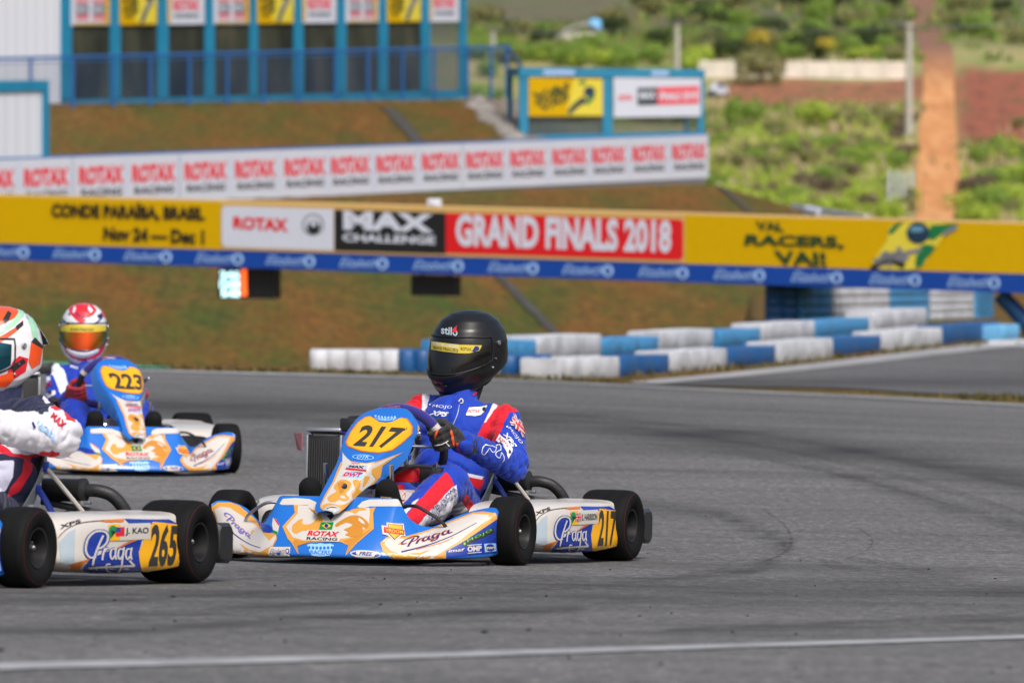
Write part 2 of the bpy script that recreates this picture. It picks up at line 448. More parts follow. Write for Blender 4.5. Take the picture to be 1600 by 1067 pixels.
for x, y, z in V:
    af.append(sstep(y, 165, 200)); ah.append(sstep(y, 530, 575) * (1 - .0))
    q = 2.0 * noise.noise(Vector((x * .12, y * .05, 3)))
    px = 800 + FPX * x / y
    r1 = sstep(y + 5*q, 478, 485) * (1 - sstep(y + 5*q, 503, 509)) * sstep(px + 14*q, 1110, 1150)
    r2 = sstep(px + 10*q, 1490, 1510) * sstep(y + 8*q, 440, 456) * (1 - sstep(y + 6*q, 512, 522))
    r3 = .55 * sstep(px, 1180, 1200) * (1 - sstep(px, 1330, 1370)) * sstep(y, 398, 402) * (1 - sstep(y, 408, 412))
    ar.append(max(r1 * .85, r2, r3 * 0))
    n_ = (x + 9.9) * .8356 - (y - 110) * .549; u_ = (x + 9.9) * .549 + (y - 110) * .8356
    e_ = 21 + 14 * min(1, max(0, -n_ / 11))
    ab.append(sstep(u_, e_ - 2.2, e_ - .6) * (1 - sstep(u_, e_ + 7, e_ + 9)) * (1 if -13 < n_ < -.5 else 0) + (.8 if -11.9 < n_ < -10.6 and u_ < e_ else 0))
for nme, vals in (('far', af), ('hill', ah), ('red', ar), ('rubble', ab)): put_attr(ground.data, nme, vals)

# ------------------------------------------------------------------ asphalt, lines, kerbs, tracks
def asphalt_material(name, base, dark, warm=0):
    m, t, b, co = newmat(name, .82)
    st = noise_node(t, scaled(t, co, (.16, .75, .5)), 1., 6, .68); st2 = noise_node(t, scaled(t, co, (.35, 3.2, .5)), 1., 4, .6)
    pt = noise_node(t, scaled(t, co, (.25, .25, .25)), 1., 4, .6); gr = noise_node(t, scaled(t, co, (26, 16, 26)), 1., 5, .85); g2 = noise_node(t, scaled(t, co, (110, 110, 110)), 1., 2, .8)
    c = ramp(t, st, [(.30, dark), (.46, tuple(.5*(p+q) for p, q in zip(base, dark))), (.60, base)])
    c = mixc(t, .6, c, ramp(t, st2, [(.3, (.72,) * 3), (.55, (1,) * 3), (.75, (1.1,) * 3)]), 'MULTIPLY')
    c = mixc(t, .7, c, ramp(t, pt, [(.3, (.85, .85, .86)), (.7, (1.12, 1.11, 1.10))]), 'MULTIPLY')
    c = mixc(t, .95, c, ramp(t, gr, [(.30, (.22,) * 3), (.46, (.85,) * 3), (.56, (1.1,) * 3), (.70, (2.7, 2.6, 2.5))]), 'MULTIPLY')
    c = mixc(t, .6, c, ramp(t, g2, [(.3, (.6,) * 3), (.7, (1.4,) * 3)]), 'MULTIPLY')
    rbn = noise_node(t, scaled(t, co, (.5, 5, .5)), 1., 5, .75); mm = t.nodes.new('ShaderNodeMath'); mm.operation = 'MULTIPLY'; mm.use_clamp = True
    t.links.new(attr(t, 'rubber'), mm.inputs[0]); t.links.new(ramp(t, rbn, [(.28, (.3,) * 3), (.62, (1.7,) * 3)]), mm.inputs[1]); c = mixc(t, mm.outputs[0], c, (.035, .034, .034))
    t.links.new(c, b.inputs['Base Color']); bump_in(t, b, gr, .5, .012)
    return m
EDGE = Curve([(-900, 545), (0, 571), (212, 578), (390, 583), (600, 588), (800, 594), (997, 603), (1180, 612), (1400, 622), (1600, 633), (2600, 690)])
edge = {}
def edge_pt(px): return G(px, EDGE(px), 30)
ex = frange(-600, 2400, 25); E = [edge_pt(x) for x in ex]
_l, _r = E[0].y, E[-1].y
E = [Vector(((x - 800) / FPX * _l, _l, 0)) for x in range(-3400, -600, 100)] + E + [Vector(((x - 800) / FPX * _r, _r, 0)) for x in range(2450, 5000, 100)]
# the track sheet: follows the ground from the camera's feet to its far edge
tb = MB(); NR = 230; trk = []
for p in E:
    a = p.x / p.y; col_ = []
    for i in range(NR + 1):
        Y = 3 * (p.y / 3) ** (i / NR); X = a * Y; col_.append(Vector((X, Y, zt(X, Y) + .012)))
    trk.append(col_)
tb.grid(trk, asphalt_material('track_asphalt', (.150, .147, .143), (.092, .091, .090)))
track = tag(tb.build('track', ang=180), kind='structure')
def seg_dist(x, y, pts):
    best = 1e9
    for (ax, ay), (bx, by) in zip(pts, pts[1:]):
        dx, dy = bx - ax, by - ay; t = max(0, min(1, ((x-ax)*dx + (y-ay)*dy) / (dx*dx + dy*dy))); best = min(best, hypot(x - ax - t*dx, y - ay - t*dy))
    return best
MARKS = [([(-700, 655), (0, 640), (380, 640), (700, 650), (990, 668), (1300, 700), (1700, 765), (2300, 900)], 20, .42),
         ([(860, 655), (1100, 690), (1300, 735), (1480, 790), (1700, 850)], 9, .30),
         ([(960, 785), (1120, 800), (1230, 850), (1190, 890), (1040, 905), (700, 930), (200, 960)], 7, .34),
         ([(0, 935), (500, 925), (1000, 935), (1600, 925)], 14, .30), ([(-300, 990), (200, 985), (500, 965), (900, 950)], 7, .4),
         ([(1050, 985), (1300, 978), (1600, 965), (1900, 950)], 7, .30), ([(330, 895), (700, 900), (900, 905)], 6, .22),
         ([(0, 905), (500, 890), (900, 915), (1500, 905)], 10, .22)]
rub = []
for v in track.data.vertices:
    x, y = pix(v.co); s = 0
    if -900 < x < 2600:
        for pts, wd, am in MARKS:
            if min(p[1] for p in pts) - 60 < y < max(p[1] for p in pts) + 60:
                d = seg_dist(x, y, pts); s = max(s, am * math.exp(-(d / wd) ** 2) * (.75 + .5 * noise.noise(Vector((x * .006, y * .1, len(pts))))))
    rub.append(max(0, min(1, s * 1.9)))
put_attr(track.data, 'rubber', rub)

def drape(name, pxpath, width, m, lift, steps=1, y0=8, kind='structure', jitter=0, asname=None):
    """a strip of real width lying on the ground along a traced line"""
    pts = [G(x, y, y0) for x, y in pxpath]; pts = crom(pts, steps) if steps > 1 else pts; A = []; B = []
    for i, p in enumerate(pts):
        a, c = pts[max(i - 1, 0)], pts[min(i + 1, len(pts) - 1)]; t = (c - a); t.z = 0; t.normalize(); q = Vector((-t.y, t.x, 0))
        wd = width(i / (len(pts) - 1)) if callable(width) else width
        row = []
        for s in (-.5, -.17, .17, .5):
            z = p + q * (wd * (s + jitter * random.uniform(-.06, .06) * (abs(s) == .5))); row.append(Vector((z.x, z.y, zt(z.x, z.y) + lift)))
        A.append(row)
    mb = MB(); mb.grid(A, m); o = mb.build(name, ang=180)
    if mb.f:
        n = o.data.polygons[len(o.data.polygons)//2].normal
        if n.z < 0: o.data.flip_normals()
    return tag(o, kind=kind)
line_m, lt, lb, lco = newmat('worn_white_line', .8)
lt.links.new(mixc(lt, .9, (.36, .37, .38), ramp(lt, noise_node(lt, scaled(lt, lco, (6, 6, 6)), 1., 5, .75), [(.3, (.55,) * 3), (.6, (1.05,) * 3)]), 'MULTIPLY'), lb.inputs['Base Color'])
drape('edge_line', [(x, EDGE(x) + 3.2) for x in range(-300, 1901, 50)],   .46, line_m, .018, 4, 30, jitter=1)
drape('track_line', [(-300, 1062), (0, 1051), (400, 1041), (800, 1029), (1200, 1016), (1600, 1003), (1900, 992)],   .16, line_m, .0155, 60, 8)
gk = mat('green_paint', (.03, .30, .17), .7, var=.2, vscale=3)
drape('painted_kerb', [(-300, EDGE(-300) - 2), (0, EDGE(0) - 2.2), (100, EDGE(100) - 2.2), (200, EDGE(200) - 2.2), (268, EDGE(268) - 2)], lambda t: .95 * (1 - sstep(t, .8, 1) * .7), gk, .024, 6, 30)
gline_m = mat('grey_kerb_line', (.30, .30, .30), .8, var=.2, vscale=2)
# the second strip of track to the right
LOW = Curve([(985, 603), (1180, 606), (1300, 608), (1450, 616), (1600, 622), (1900, 634)])
TOP = Curve([(985, 602), (1100, 592), (1180, 584), (1300, 571), (1440, 554), (1560, 540), (1700, 525), (1900, 508)])
R2 = [[G(x, TOP(x) + (LOW(x) - TOP(x)) * j / 14, 30) + Vector((0, 0, .014)) for j in range(15)] for x in range(985, 1901, 15)]
sb = MB(); sb.grid(R2, asphalt_material('side_track_asphalt', (.135, .134, .134), (.09, .09, .092))); stk = sb.build('side_track', ang=180); tag(stk, kind='structure')
put_attr(stk.data, 'rubber', [max(0, .5 * math.exp(-((pix(v.co)[1] - 597) / 9) ** 2)) for v in stk.data.vertices])
if stk.data.polygons[0].normal.z < 0: stk.data.flip_normals()
if track.data.polygons[0].normal.z < 0: track.data.flip_normals()
if ground.data.polygons[0].normal.z < 0: ground.data.flip_normals()
drape('side_track_line', [(x, TOP(x) + 1) for x in range(1000, 1601, 40)], lambda t: .3 + .25 * t, gline_m, .022, 4, 30)
# the lower straight hidden behind the crest, and the drains down the bank
ls = MB(); ls.grid([[Vector((x, y, -5.57)) for x in (-22, -14, -8, -2, 2.2)] for y in frange(62, 84, 1)], _M.setdefault('straight', mat('lower_straight_asphalt', (.12, .12, .122), .85, var=.15)))
lso = tag(ls.build('lower_straight', ang=180), kind='structure')
if lso.data.polygons[0].normal.z < 0: lso.data.flip_normals()
dm = mat('dark_drain_concrete', (.055, .05, .045), .8, var=.4, vscale=3)  # dark concrete with a blotchy tone along the whole channel
for pth, wd in (([(604, 170), (618, 183), (634, 200), (652, 221), (664, 236)], .34), ([(770, 425), (795, 448), (820, 474), (848, 502), (872, 527), (880, 535)], .22), ([(1122, 292), (1130, 297), (1152, 315), (1172, 333)], .14)):
    drape('drainage_channel', pth, wd, dm, .035, 10, 60, jitter=1.5)

# tyre marks laid down by sliding karts, and crumbs of rubber
def rubber_mark(name, SK):
    skm, skt, skb, skc = newmat(name, .8); skb.inputs['Base Color'].default_value = (.022, .022, .022, 1)
    _a = ramp(skt, noise_node(skt, scaled(skt, skc, (3, 9, 3)), 1., 6, .8), [(.36, (0, 0, 0)), (.70, (SK,) * 3)]); skt.links.new(_a, skb.inputs['Alpha']); return skm
sk_thin, sk_wide = rubber_mark('rubber_mark', .42), rubber_mark('faint_rubber_mark', .26)
for pth, wd in (([(1190, 800), (1222, 822), (1236, 845), (1226, 868), (1170, 888), (1070, 903), (960, 908)], .016), ([(1335, 826), (1358, 842), (1362, 856), (1345, 870), (1312, 882)], .012), ([(1312, 876), (1360, 882), (1410, 892), (1456, 903)], .16), ([(1402, 900), (1330, 895), (1290, 880)], .12),
                ([(60, 955), (300, 938), (620, 925), (900, 925), (1200, 935)], .10), ([(180, 975), (420, 962), (700, 952), (1000, 950)], .07), ([(330, 912), (560, 905), (860, 905), (1040, 912)], .08), ([(900, 660), (1060, 680), (1240, 710), (1420, 752), (1640, 820)], .14), ([(860, 648), (1100, 672), (1300, 700), (1620, 768)], .22), ([(960, 690), (1160, 716), (1330, 750), (1480, 792)], .07),
                ([(380, 705), (480, 700), (620, 705)], .08), ([(240, 640), (420, 636), (640, 640)], .20), ([(250, 660), (400, 655), (520, 662), (640, 668)], .1), ([(900, 1000), (1150, 988), (1400, 976), (1650, 960)], .12), ([(1000, 1010), (1300, 1000), (1620, 985)], .06), ([(300, 1005), (560, 985), (820, 975)], .1), ([(-50, 990), (200, 978), (380, 975)], .12)):
    drape('skid_mark', pth, lambda t, wd=wd: wd * (.15 + .85 * sin(pi * (.04 + .92 * t)) ** .5), sk_thin if wd < .06 else sk_wide, .0155, 14, 8, jitter=.5)
cb_ = MB(); _rr = random.Random(9); crm = mat('rubber_crumb', (.02, .02, .02), .9)
for _ in range(90):
    p = G(_rr.uniform(-50, 1650), _rr.choice([_rr.uniform(640, 1060), _rr.uniform(880, 1060)]), 8); r_ = _rr.uniform(.0015, .004) if _rr.random() < .9 else _rr.uniform(.004, .007)
    cb_.ball(p + Vector((0, 0, .014 + r_ * .3)), (r_ * _rr.uniform(.8, 2.2), r_ * _rr.uniform(.8, 2.), r_ * .6), crm, 6)
tag(cb_.build('rubber_crumbs', ang=180), kind='stuff')
# ------------------------------------------------------------------ structures beyond the track
I4 = Matrix()
class VPlane:
    """an upright plane through two ground points"""
    def __init__(s, a, b): s.a, s.b = a, b; t = b - a; t.z = 0; s.t = t.normalized(); s.n = Vector((s.t.y, -s.t.x, 0))   # n faces the track
    def off(s, d): return VPlane(s.a + s.n * d, s.b + s.n * d)
    def hit(s, px, py):
        r = ray(px, py); k = (s.a - CAM).dot(s.n) / r.dot(s.n); return CAM + r * k
def slab(mb, q, th, m, n):
    """four corners (bl, br, tr, tl) of the front, pushed back by th"""
    b = [p - n * th for p in q]
    mb.add(list(q) + b, [(0, 1, 2, 3), (7, 6, 5, 4), (0, 4, 5, 1), (1, 5, 6, 2), (2, 6, 7, 3), (3, 7, 4, 0)], m)
def pslab(mb, pl, x0, y0, x1, y1, th, m, y0b=None, y1b=None):
    """slab traced on plane pl: left edge x0 runs y0..y1 (top, bottom), right edge x1 runs y0b..y1b"""
    y0b = y0 if y0b is None else y0b; y1b = y1 if y1b is None else y1b
    slab(mb, [pl.hit(x0, y1), pl.hit(x1, y1b), pl.hit(x1, y0b), pl.hit(x0, y0)], th, m, pl.n)
def words(mb, body, m, bl, br, tr, tl, layer=1, bold=.02, shear=0., Minv=I4, L=14, off=.004, base=.006, mx=9., spacing=1.):
    stick(mb, quad(text2d(body, bold, shear, spacing), bl, br, tr, tl), m, layer, Minv, L, off, base, mx)
def patch(mb, pts, m, layer=1, smooth=0, L=40, off=.004, base=.006, mx=99., Minv=I4):
    stick(mb, poly2d(pts, smooth), m, layer, Minv, L, off, base, mx)
yel = paint('yellow_vinyl', (200, 160, 0), .6, 0., spec=.12); whi = paint('white_vinyl', (198, 203, 216), .45, 0.); blk = paint('black_vinyl', (22, 22, 24), .45, 0.)
red = paint('red_vinyl', (208, 16, 24), .45, 0.); roy = paint('blue_vinyl', (0, 62, 150), .45, 0.); tan_ = paint('tan_wood', (196, 160, 100), .7, 0.)
gry = paint('grey_vinyl', (120, 122, 128), .5, 0.); dgr = paint('dark_green_vinyl', (28, 62, 24), .5, 0.); lgr = paint('lime_vinyl', (212, 196, 56), .5, 0.); grn = paint('green_vinyl', (10, 110, 60), .5, 0.)
teal = paint('teal_steel', (28, 128, 166), .45, .1, var=.12, vscale=1.5); dteal = paint('blue_steel', (24, 92, 158), .45, .1); navy = paint('navy_vinyl', (18, 48, 72), .5, 0.)
pale = paint('pale_blue_text', (150, 185, 230), .5, 0.)

# --- gantry over the lower straight
ga, gb = P(-170, 350, 82.0), P(1690, 410, 75.6); gp = VPlane(ga, gb); mid = (ga + gb) / 2
gantry = tag(empty('gantry', Matrix.Translation(Vector((mid.x, mid.y, zt(mid.x, mid.y))))), 'long yellow and blue banner gantry with a diagonal blue brace at its right end', 'gantry')
def child(o, par): o.parent = par; o.matrix_parent_inverse = par.matrix_world.inverted(); return o
bpy.context.view_layer.update()
gt = lambda x: 306 + (x * .0275); gbt = lambda x: 380 + x * .0300; gbb = lambda x: 406 + x * .0328
m1 = MB(); pslab(m1, gp, -160, gt(-160), 1680, gbb(-160), .9, tan_, gt(1680), gbb(1680)); m1.v = [v - gp.n * .06 for v in m1.v]
child(m1.build('beam'), gantry)
b1 = MB(); pslab(b1, gp, -160, gt(-160), 1680, gbt(-160), .05, yel, gt(1680), gbt(1680)); b1.tree()
Y = lambda x, f: gt(x) + (gbt(x) - gt(x)) * f
patch(b1, [(346, Y(346, 0) + 1), (1070, Y(1070, 0) + 1), (1070, Y(1070, 1) - .5), (346, Y(346, 1) - .5)], tan_, 1)
def rrect(x0, x1, f0, f1, r=6, cl=True, cr=True):
    p = []
    for cx, cy, a0, on in ((x0, f0, 180, cl), (x1, f0, 270, cr), (x1, f1, 0, cr), (x0, f1, 90, cl)):
        y = Y(cx, cy); sx = 1 if cx == x0 else -1; sy = 1 if cy == f0 else -1
        if not on: p.append((cx, y)); continue
        for k in range(5):
            a = R(a0 + k * 22.5); p.append((cx + sx * r + r * cos(a), y + sy * r + r * sin(a)))
    return p
patch(b1, rrect(347, 522, .085, .94, 9, True, False), whi, 2); patch(b1, rrect(523, 697, .10, .95, 1, False, False), blk, 2); patch(b1, rrect(697, 1068, .10, .93, 7, False, True), red, 2)
words(b1, 'CONDE PARAÍBA, BRASIL', mat('brown_ink', lin((44, 34, 8)), .5), (81, 343), (321, 348), (320, 319), (81, 313), 3, .05)
words(b1, 'Nov 24 — Dec 1', _M['brown_ink'], (162, 375), (320, 382), (320, 359), (163, 354), 3, .05)
words(b1, 'ROTAX', red, (365, 358), (451, 363), (451, 342), (365, 338), 3, .05)
stick(b1, ell2d(490, 351, 17, 17, 26), gry, 3, I4, 20, .004, .006, 9); stick(b1, ell2d(490, 351, 14, 14, 24), whi, 4, I4, 20, .004, .006, 9); stick(b1, ell2d(491, 355, 10, 10.5, 24), blk, 5, I4, 20, .004, .006, 9); stick(b1, ell2d(491, 350, 5, 4, 16), whi, 6, I4, 20, .004, .006, 9)
words(b1, 'MAX', whi, (537, 359), (678, 364), (678, 335), (537, 329), 3, .055)
words(b1, 'CHALLENGE', whi, (536, 377), (681, 382), (681, 369), (536, 364.5), 3, .035)
words(b1, 'GRAND FINALS 2018', whi, (713, 385), (1049, 396), (1050, 344), (713, 334), 3, .045)
for s_, bl, br, tr, tl in (('VAI,', (1184, 362), (1226, 364), (1223, 347), (1181, 345)), ('RACERS,', (1163, 386), (1320, 390), (1317, 369), (1166, 366)), ('VAI!', (1213, 413), (1293, 416), (1290, 394), (1209, 391))):
    words(b1, s_, dgr, bl, br, tr, tl, 3, .04)
patch(b1, [(1392, 353), (1440, 347), (1478, 350), (1474, 370), (1455, 395), (1436, 418), (1388, 424), (1362, 420), (1372, 396), (1386, 376)], lgr, 1, 4)
patch(b1, [(1388, 362), (1400, 350), (1412, 347), (1404, 356), (1394, 366)], grn, 2, 3); patch(b1, [(1455, 352), (1500, 349), (1475, 364), (1458, 376), (1448, 372)], grn, 2)
patch(b1, [(1440, 384), (1462, 386), (1448, 404), (1438, 418), (1430, 412)], grn, 2, 3)
stick(b1, ell2d(1435, 364, 18, 17, 24), navy, 3, I4, 20, .004, .006, 9); stick(b1, ell2d(1433, 358, 12, 5, 18), paint('steel_blue_print', (90, 140, 165), .5, 0), 4, I4, 20, .004, .006, 9)
for a_, b_ in (((1366, 408), (1440, 390)), ((1376, 400), (1408, 396)), ((1370, 414), (1420, 402)), ((1384, 392), (1392, 416)), ((1404, 386), (1414, 410)), ((1474, 366), (1496, 354))):
    stick(b1, stroke2d([a_, b_], 7, 1), gry, 3, I4, 20, .004, .006, 9)
stick(b1, stroke2d([(1362, 419), (1390, 408), (1414, 416)], 8, 3), blk, 3, I4, 20, .004, .006, 9)
child(b1.build('banner'), gantry)
b2 = MB(); pslab(b2, gp, -160, gbt(-160) + .3, 1680, gbb(-160), .05, roy, gbt(1680) + .3, gbb(1680)); b2.tree()
for x0, x1 in ((-36, 45), (82, 157), (193, 268), (305, 380), (415, 492), (530, 606), (645, 724), (762, 841), (878, 958), (997, 1075), (1115, 1195), (1236, 1316), (1358, 1438), (1480, 1562)):
    e = x1 - 17; y = lambda x, f: gbt(x) + (gbb(x) - gbt(x)) * f
    words(b2, 'Elizabeth', pale, (x0, y(x0, .76)), (e - 2, y(e, .76)), (e + 2, y(e, .22)), (x0 + 4, y(x0, .22)), 1, .0, .25)
    stick(b2, ell2d(x1 - 8, y(x1, .5), 9, 9.5, 20), pale, 1, I4, 20, .004, .006, 9); words(b2, 'e', roy, (x1 - 12, y(x1, .72)), (x1 - 4, y(x1, .72)), (x1 - 4, y(x1, .28)), (x1 - 12, y(x1, .28)), 2, .03)
child(b2.build('skirt'), gantry)
lm = MB(); f0 = gp.hit(1550, 462); f1 = gp.hit(1640, 560); q_ = Vector((f1.x, f1.y, zt(f1.x, f1.y)))
lm.tube([f0 - gp.n * .4, Vector((f1.x, f1.y, f1.z)) - gp.n * .4], .115, dteal, 12); child(lm.build('brace'), gantry)
for xx in (-140, 1660):
    l2 = MB(); a_ = gp.hit(xx, gbb(xx)) - gp.n * .45; g_ = Vector((a_.x, a_.y, zt(a_.x, a_.y) - .1)); 
    for dx in (-.3, .3): l2.tube([g_ + gp.t * dx, a_ + gp.t * dx], .09, dteal, 10)
    k_ = 0; h_ = a_.z - g_.z
    while k_ < 6: l2.tube([g_ + gp.t * (-.3 if k_ % 2 else .3) + Vector((0, 0, h_ * k_ / 6)), g_ + gp.t * (.3 if k_ % 2 else -.3) + Vector((0, 0, h_ * (k_ + 1) / 6))], .04, dteal, 6); k_ += 1
    child(l2.build('leg'), gantry)
# screens hanging below the gantry
screen_black = mat('screen_black', (.012, .012, .014), .35)
def hang(x0, y0, x1, y1, label, lit):
    pl = gp.off(-.2); mb = MB(); pslab(mb, pl, x0, y0, x1, y1, .22, screen_black, y0 + 2, y1 + 1); mb.tree()
    c = pl.hit((x0 + x1) / 2, y0); sc = tag(empty('timing_screen', Matrix.Translation(c)), label, 'screen', 'black screens hanging under the gantry')
    bpy.context.view_layer.update(); child(mb.build('casing'), sc)
    if lit:
        pb = MB(); pl2 = pl.off(.02); pslab(pb, pl2, x0 + 2, y0 + 2, x0 + 46, y1 - 2, .015, screen_black); pb.tree()
        led = mat('lit_digits', (.55, .95, 1.), .5, emit=1.3); org = mat('lit_orange', (1., .13, .02), .5, emit=1.0)
        for j, s_ in enumerate(('246', '12:08', '5:48')):
            yy = y0 + 4 + j * 14.5; words(pb, s_, led, (x0 + 3 + 2 * (j == 2), yy + 13), (x0 + 34, yy + 13), (x0 + 34, yy), (x0 + 3 + 2 * (j == 2), yy), 1, .045, base=.01)
        patch(pb, [(x0 + 36, y0 + 2), (x0 + 45, y0 + 2), (x0 + 45, y1 - 2), (x0 + 36, y1 - 2)], org, 1, base=.01)
        child(pb.build('lit_panel'), sc)
    for fx in (.2, .8):
        br = MB(); p = pl.hit(x0 + (x1 - x0) * fx, y0 + 1); br.tube([p - pl.n * .1, p - pl.n * .1 + Vector((0, 0, .3))], .03, screen_black, 6); child(br.build('bracket'), sc)
hang(341, 419, 429, 466, 'black timing screen showing pale digits and an orange bar, hung under the gantry', True)
hang(642, 430, 711, 462, 'blank black screen hung under the black and red banners of the gantry', False)
jb = MB(); c_ = gp.hit(666, 319) - gp.n * .3; jb.box(c_, (.20, .2, .13), whi, bev=.02); jb.box(c_ + Vector((0, -.12, 0)), (.1, .06, .08), whi, bev=.01); jb.tube([c_ - Vector((0, 0, .16)), c_], .025, gry, 6)
tag(jb.build('camera_box'), 'small white box on a stub post on the top edge of the gantry', 'camera box')

# --- white advertising wall on the bank
wa, wb = P(0, 290, 110), P(1107, 245, 132); wp = VPlane(wa, wb)
wt = lambda x: 250 - 39 * x / 1107; wbt = lambda x: 330 - 52 * x / 1107
wall = tag(empty('advertising_wall', Matrix.Translation(Vector((wa.x, wa.y, -.9)))), 'long low white wall of red ROTAX RACING banners running across the grassy bank', 'wall')
bpy.context.view_layer.update()
m1 = MB(); pslab(m1, wp, -190, wt(-190) + 2, 1104, wbt(-190) + 14, .14, gry, wt(1104) + 1, wbt(1104) + 9); m1.v = [v - wp.n * .03 for v in m1.v]; child(m1.build('wall'), wall)
m1 = MB(); m1.tube([wp.hit(-190, wt(-190) - 1) - wp.n * .05, wp.hit(1106, wt(1106) - .5) - wp.n * .05], .03, dteal, 8); child(m1.build('top_rail'), wall)
units = [(-45, 22), (37, 107), (123, 193), (206, 274), (288, 354), (367, 430), (444, 508), (517, 578), (588, 648), (659, 718), (728, 787), (797, 852), (863, 917), (925, 977), (988, 1040), (1050, 1103)]
rdk = paint('red_print', (222, 50, 66), .5, 0); bnv = paint('black_print', (40, 50, 60), .5, 0)
for x0, x1 in ((-190, 114), (115.5, 280), (281.5, 722), (723.5, 1107)):
    mb = MB(); pslab(mb, wp, x0, wt(x0), x1, wbt(x0), .02, whi, wt(x1), wbt(x1)); mb.tree(); pb_ = whi
    for a, b in units:
        if x0 <= a and b <= x1:
            h = lambda x, f: wt(x) + (wbt(x) - wt(x)) * f
            words(mb, 'ROTAX', rdk, (a, h(a, .56)), (b, h(b, .56)), (b, h(b, .19)), (a, h(a, .19)), 1, .05)
            words(mb, 'RACING', bnv, (a + 3, h(a, .79)), (b - 3, h(b, .79)), (b - 2, h(b, .64)), (a + 4, h(a, .64)), 1, .03)
            stick(mb, stroke2d([(b + 5, h(b, .06)), (b + 5, h(b, .93))], .8, 1), pale, 1, I4, 30, .004, .006, 9)
    child(mb.build('banner'), wall)

# --- glazed grandstand building
fa, fb = P(97, 165, 130), P(728, 152, 145); fp = VPlane(fa, fb); Ybase = lambda x: 165 - 15 * (x - 97) / 631
bld = tag(empty('grandstand_building', Matrix.Translation(Vector((fa.x, fa.y, .95)))), 'glazed building with bright teal posts and a white side wall on top of the bank', 'building')
bpy.context.view_layer.update()
corr, ct, cb, cco = newmat('corrugated_white', .5); wv = ct.nodes.new('ShaderNodeTexWave'); wv.inputs['Scale'].default_value = 1.6; ct.links.new(cco, wv.inputs['Vector'])
ct.links.new(ramp(ct, wv.outputs[0], [(0, (.60, .63, .70)), (1, (.68, .71, .78))]), cb.inputs['Base Color'])  # shading of the ridges painted as paler and darker bands on a flat wall
m1 = MB(); pslab(m1, fp, -260, -260, 95, 175, 11, corr, -260, 172); child(m1.build('wall'), bld)
m1 = MB(); pslab(m1, fp, 112, -250, 664, 163, .3, navy, -250, 152); m1.v = [v - fp.n * 9 for v in m1.v]; child(m1.build('back_wall'), bld)
m1 = MB(); pslab(m1, fp, 94, 157, 728, 172, .35, teal, 141, 154); child(m1.build('sill_beam'), bld)
m1 = MB(); pslab(m1, fp, 94, -120, 728, -70, .4, teal, -120, -75); m1.v = [v + fp.n * .01 for v in m1.v]; child(m1.build('roof_beam'), bld)
m1 = MB(); pslab(m1, fp, -270, -275, 735, -258, 12, gry, -270, -255); child(m1.build('roof'), bld)
posts = [(94, 111), (172, 187), (246, 262), (320, 334), (390, 402), (459, 473), (526, 540), (592, 605), (658, 671), (718, 728)]
g1, gt_, gb_, gco = newmat('dark_window', .12)
gt_.links.new(mixc(gt_, .85, (.042, .048, .042), ramp(gt_, noise_node(gt_, scaled(gt_, gco, (1.2, 1.2, .5)), 1., 4, .6), [(.3, (.3,) * 3), (.55, (1.2, 1.15, .9)), (.75, (2.6, 2.0, 1.5))]), 'MULTIPLY'), gb_.inputs['Base Color']); gb_.inputs['Specular IOR Level'].default_value = .12; gb_.inputs['Roughness'].default_value = .3
gclr = mat('clear_window', (.10, .13, .11), .08, alpha=.42)
for i, (a, b) in enumerate(posts):
    m1 = MB(); pslab(m1, fp, a, -250, b, Ybase(a) - 9, .07, teal, -250, Ybase(b) - 9); m1.v = [v + fp.n * .03 for v in m1.v]; child(m1.build('post'), bld)
    if i < 9:
        x0, x1 = b - .5, posts[i + 1][0] + .5
        m1 = MB(); pslab(m1, fp, x0, -80, x1, Ybase(x0) - 8, .03, gclr if i == 8 else g1, -80, Ybase(x1) - 8); m1.v = [v - fp.n * .02 for v in m1.v]; child(m1.build('window'), bld)
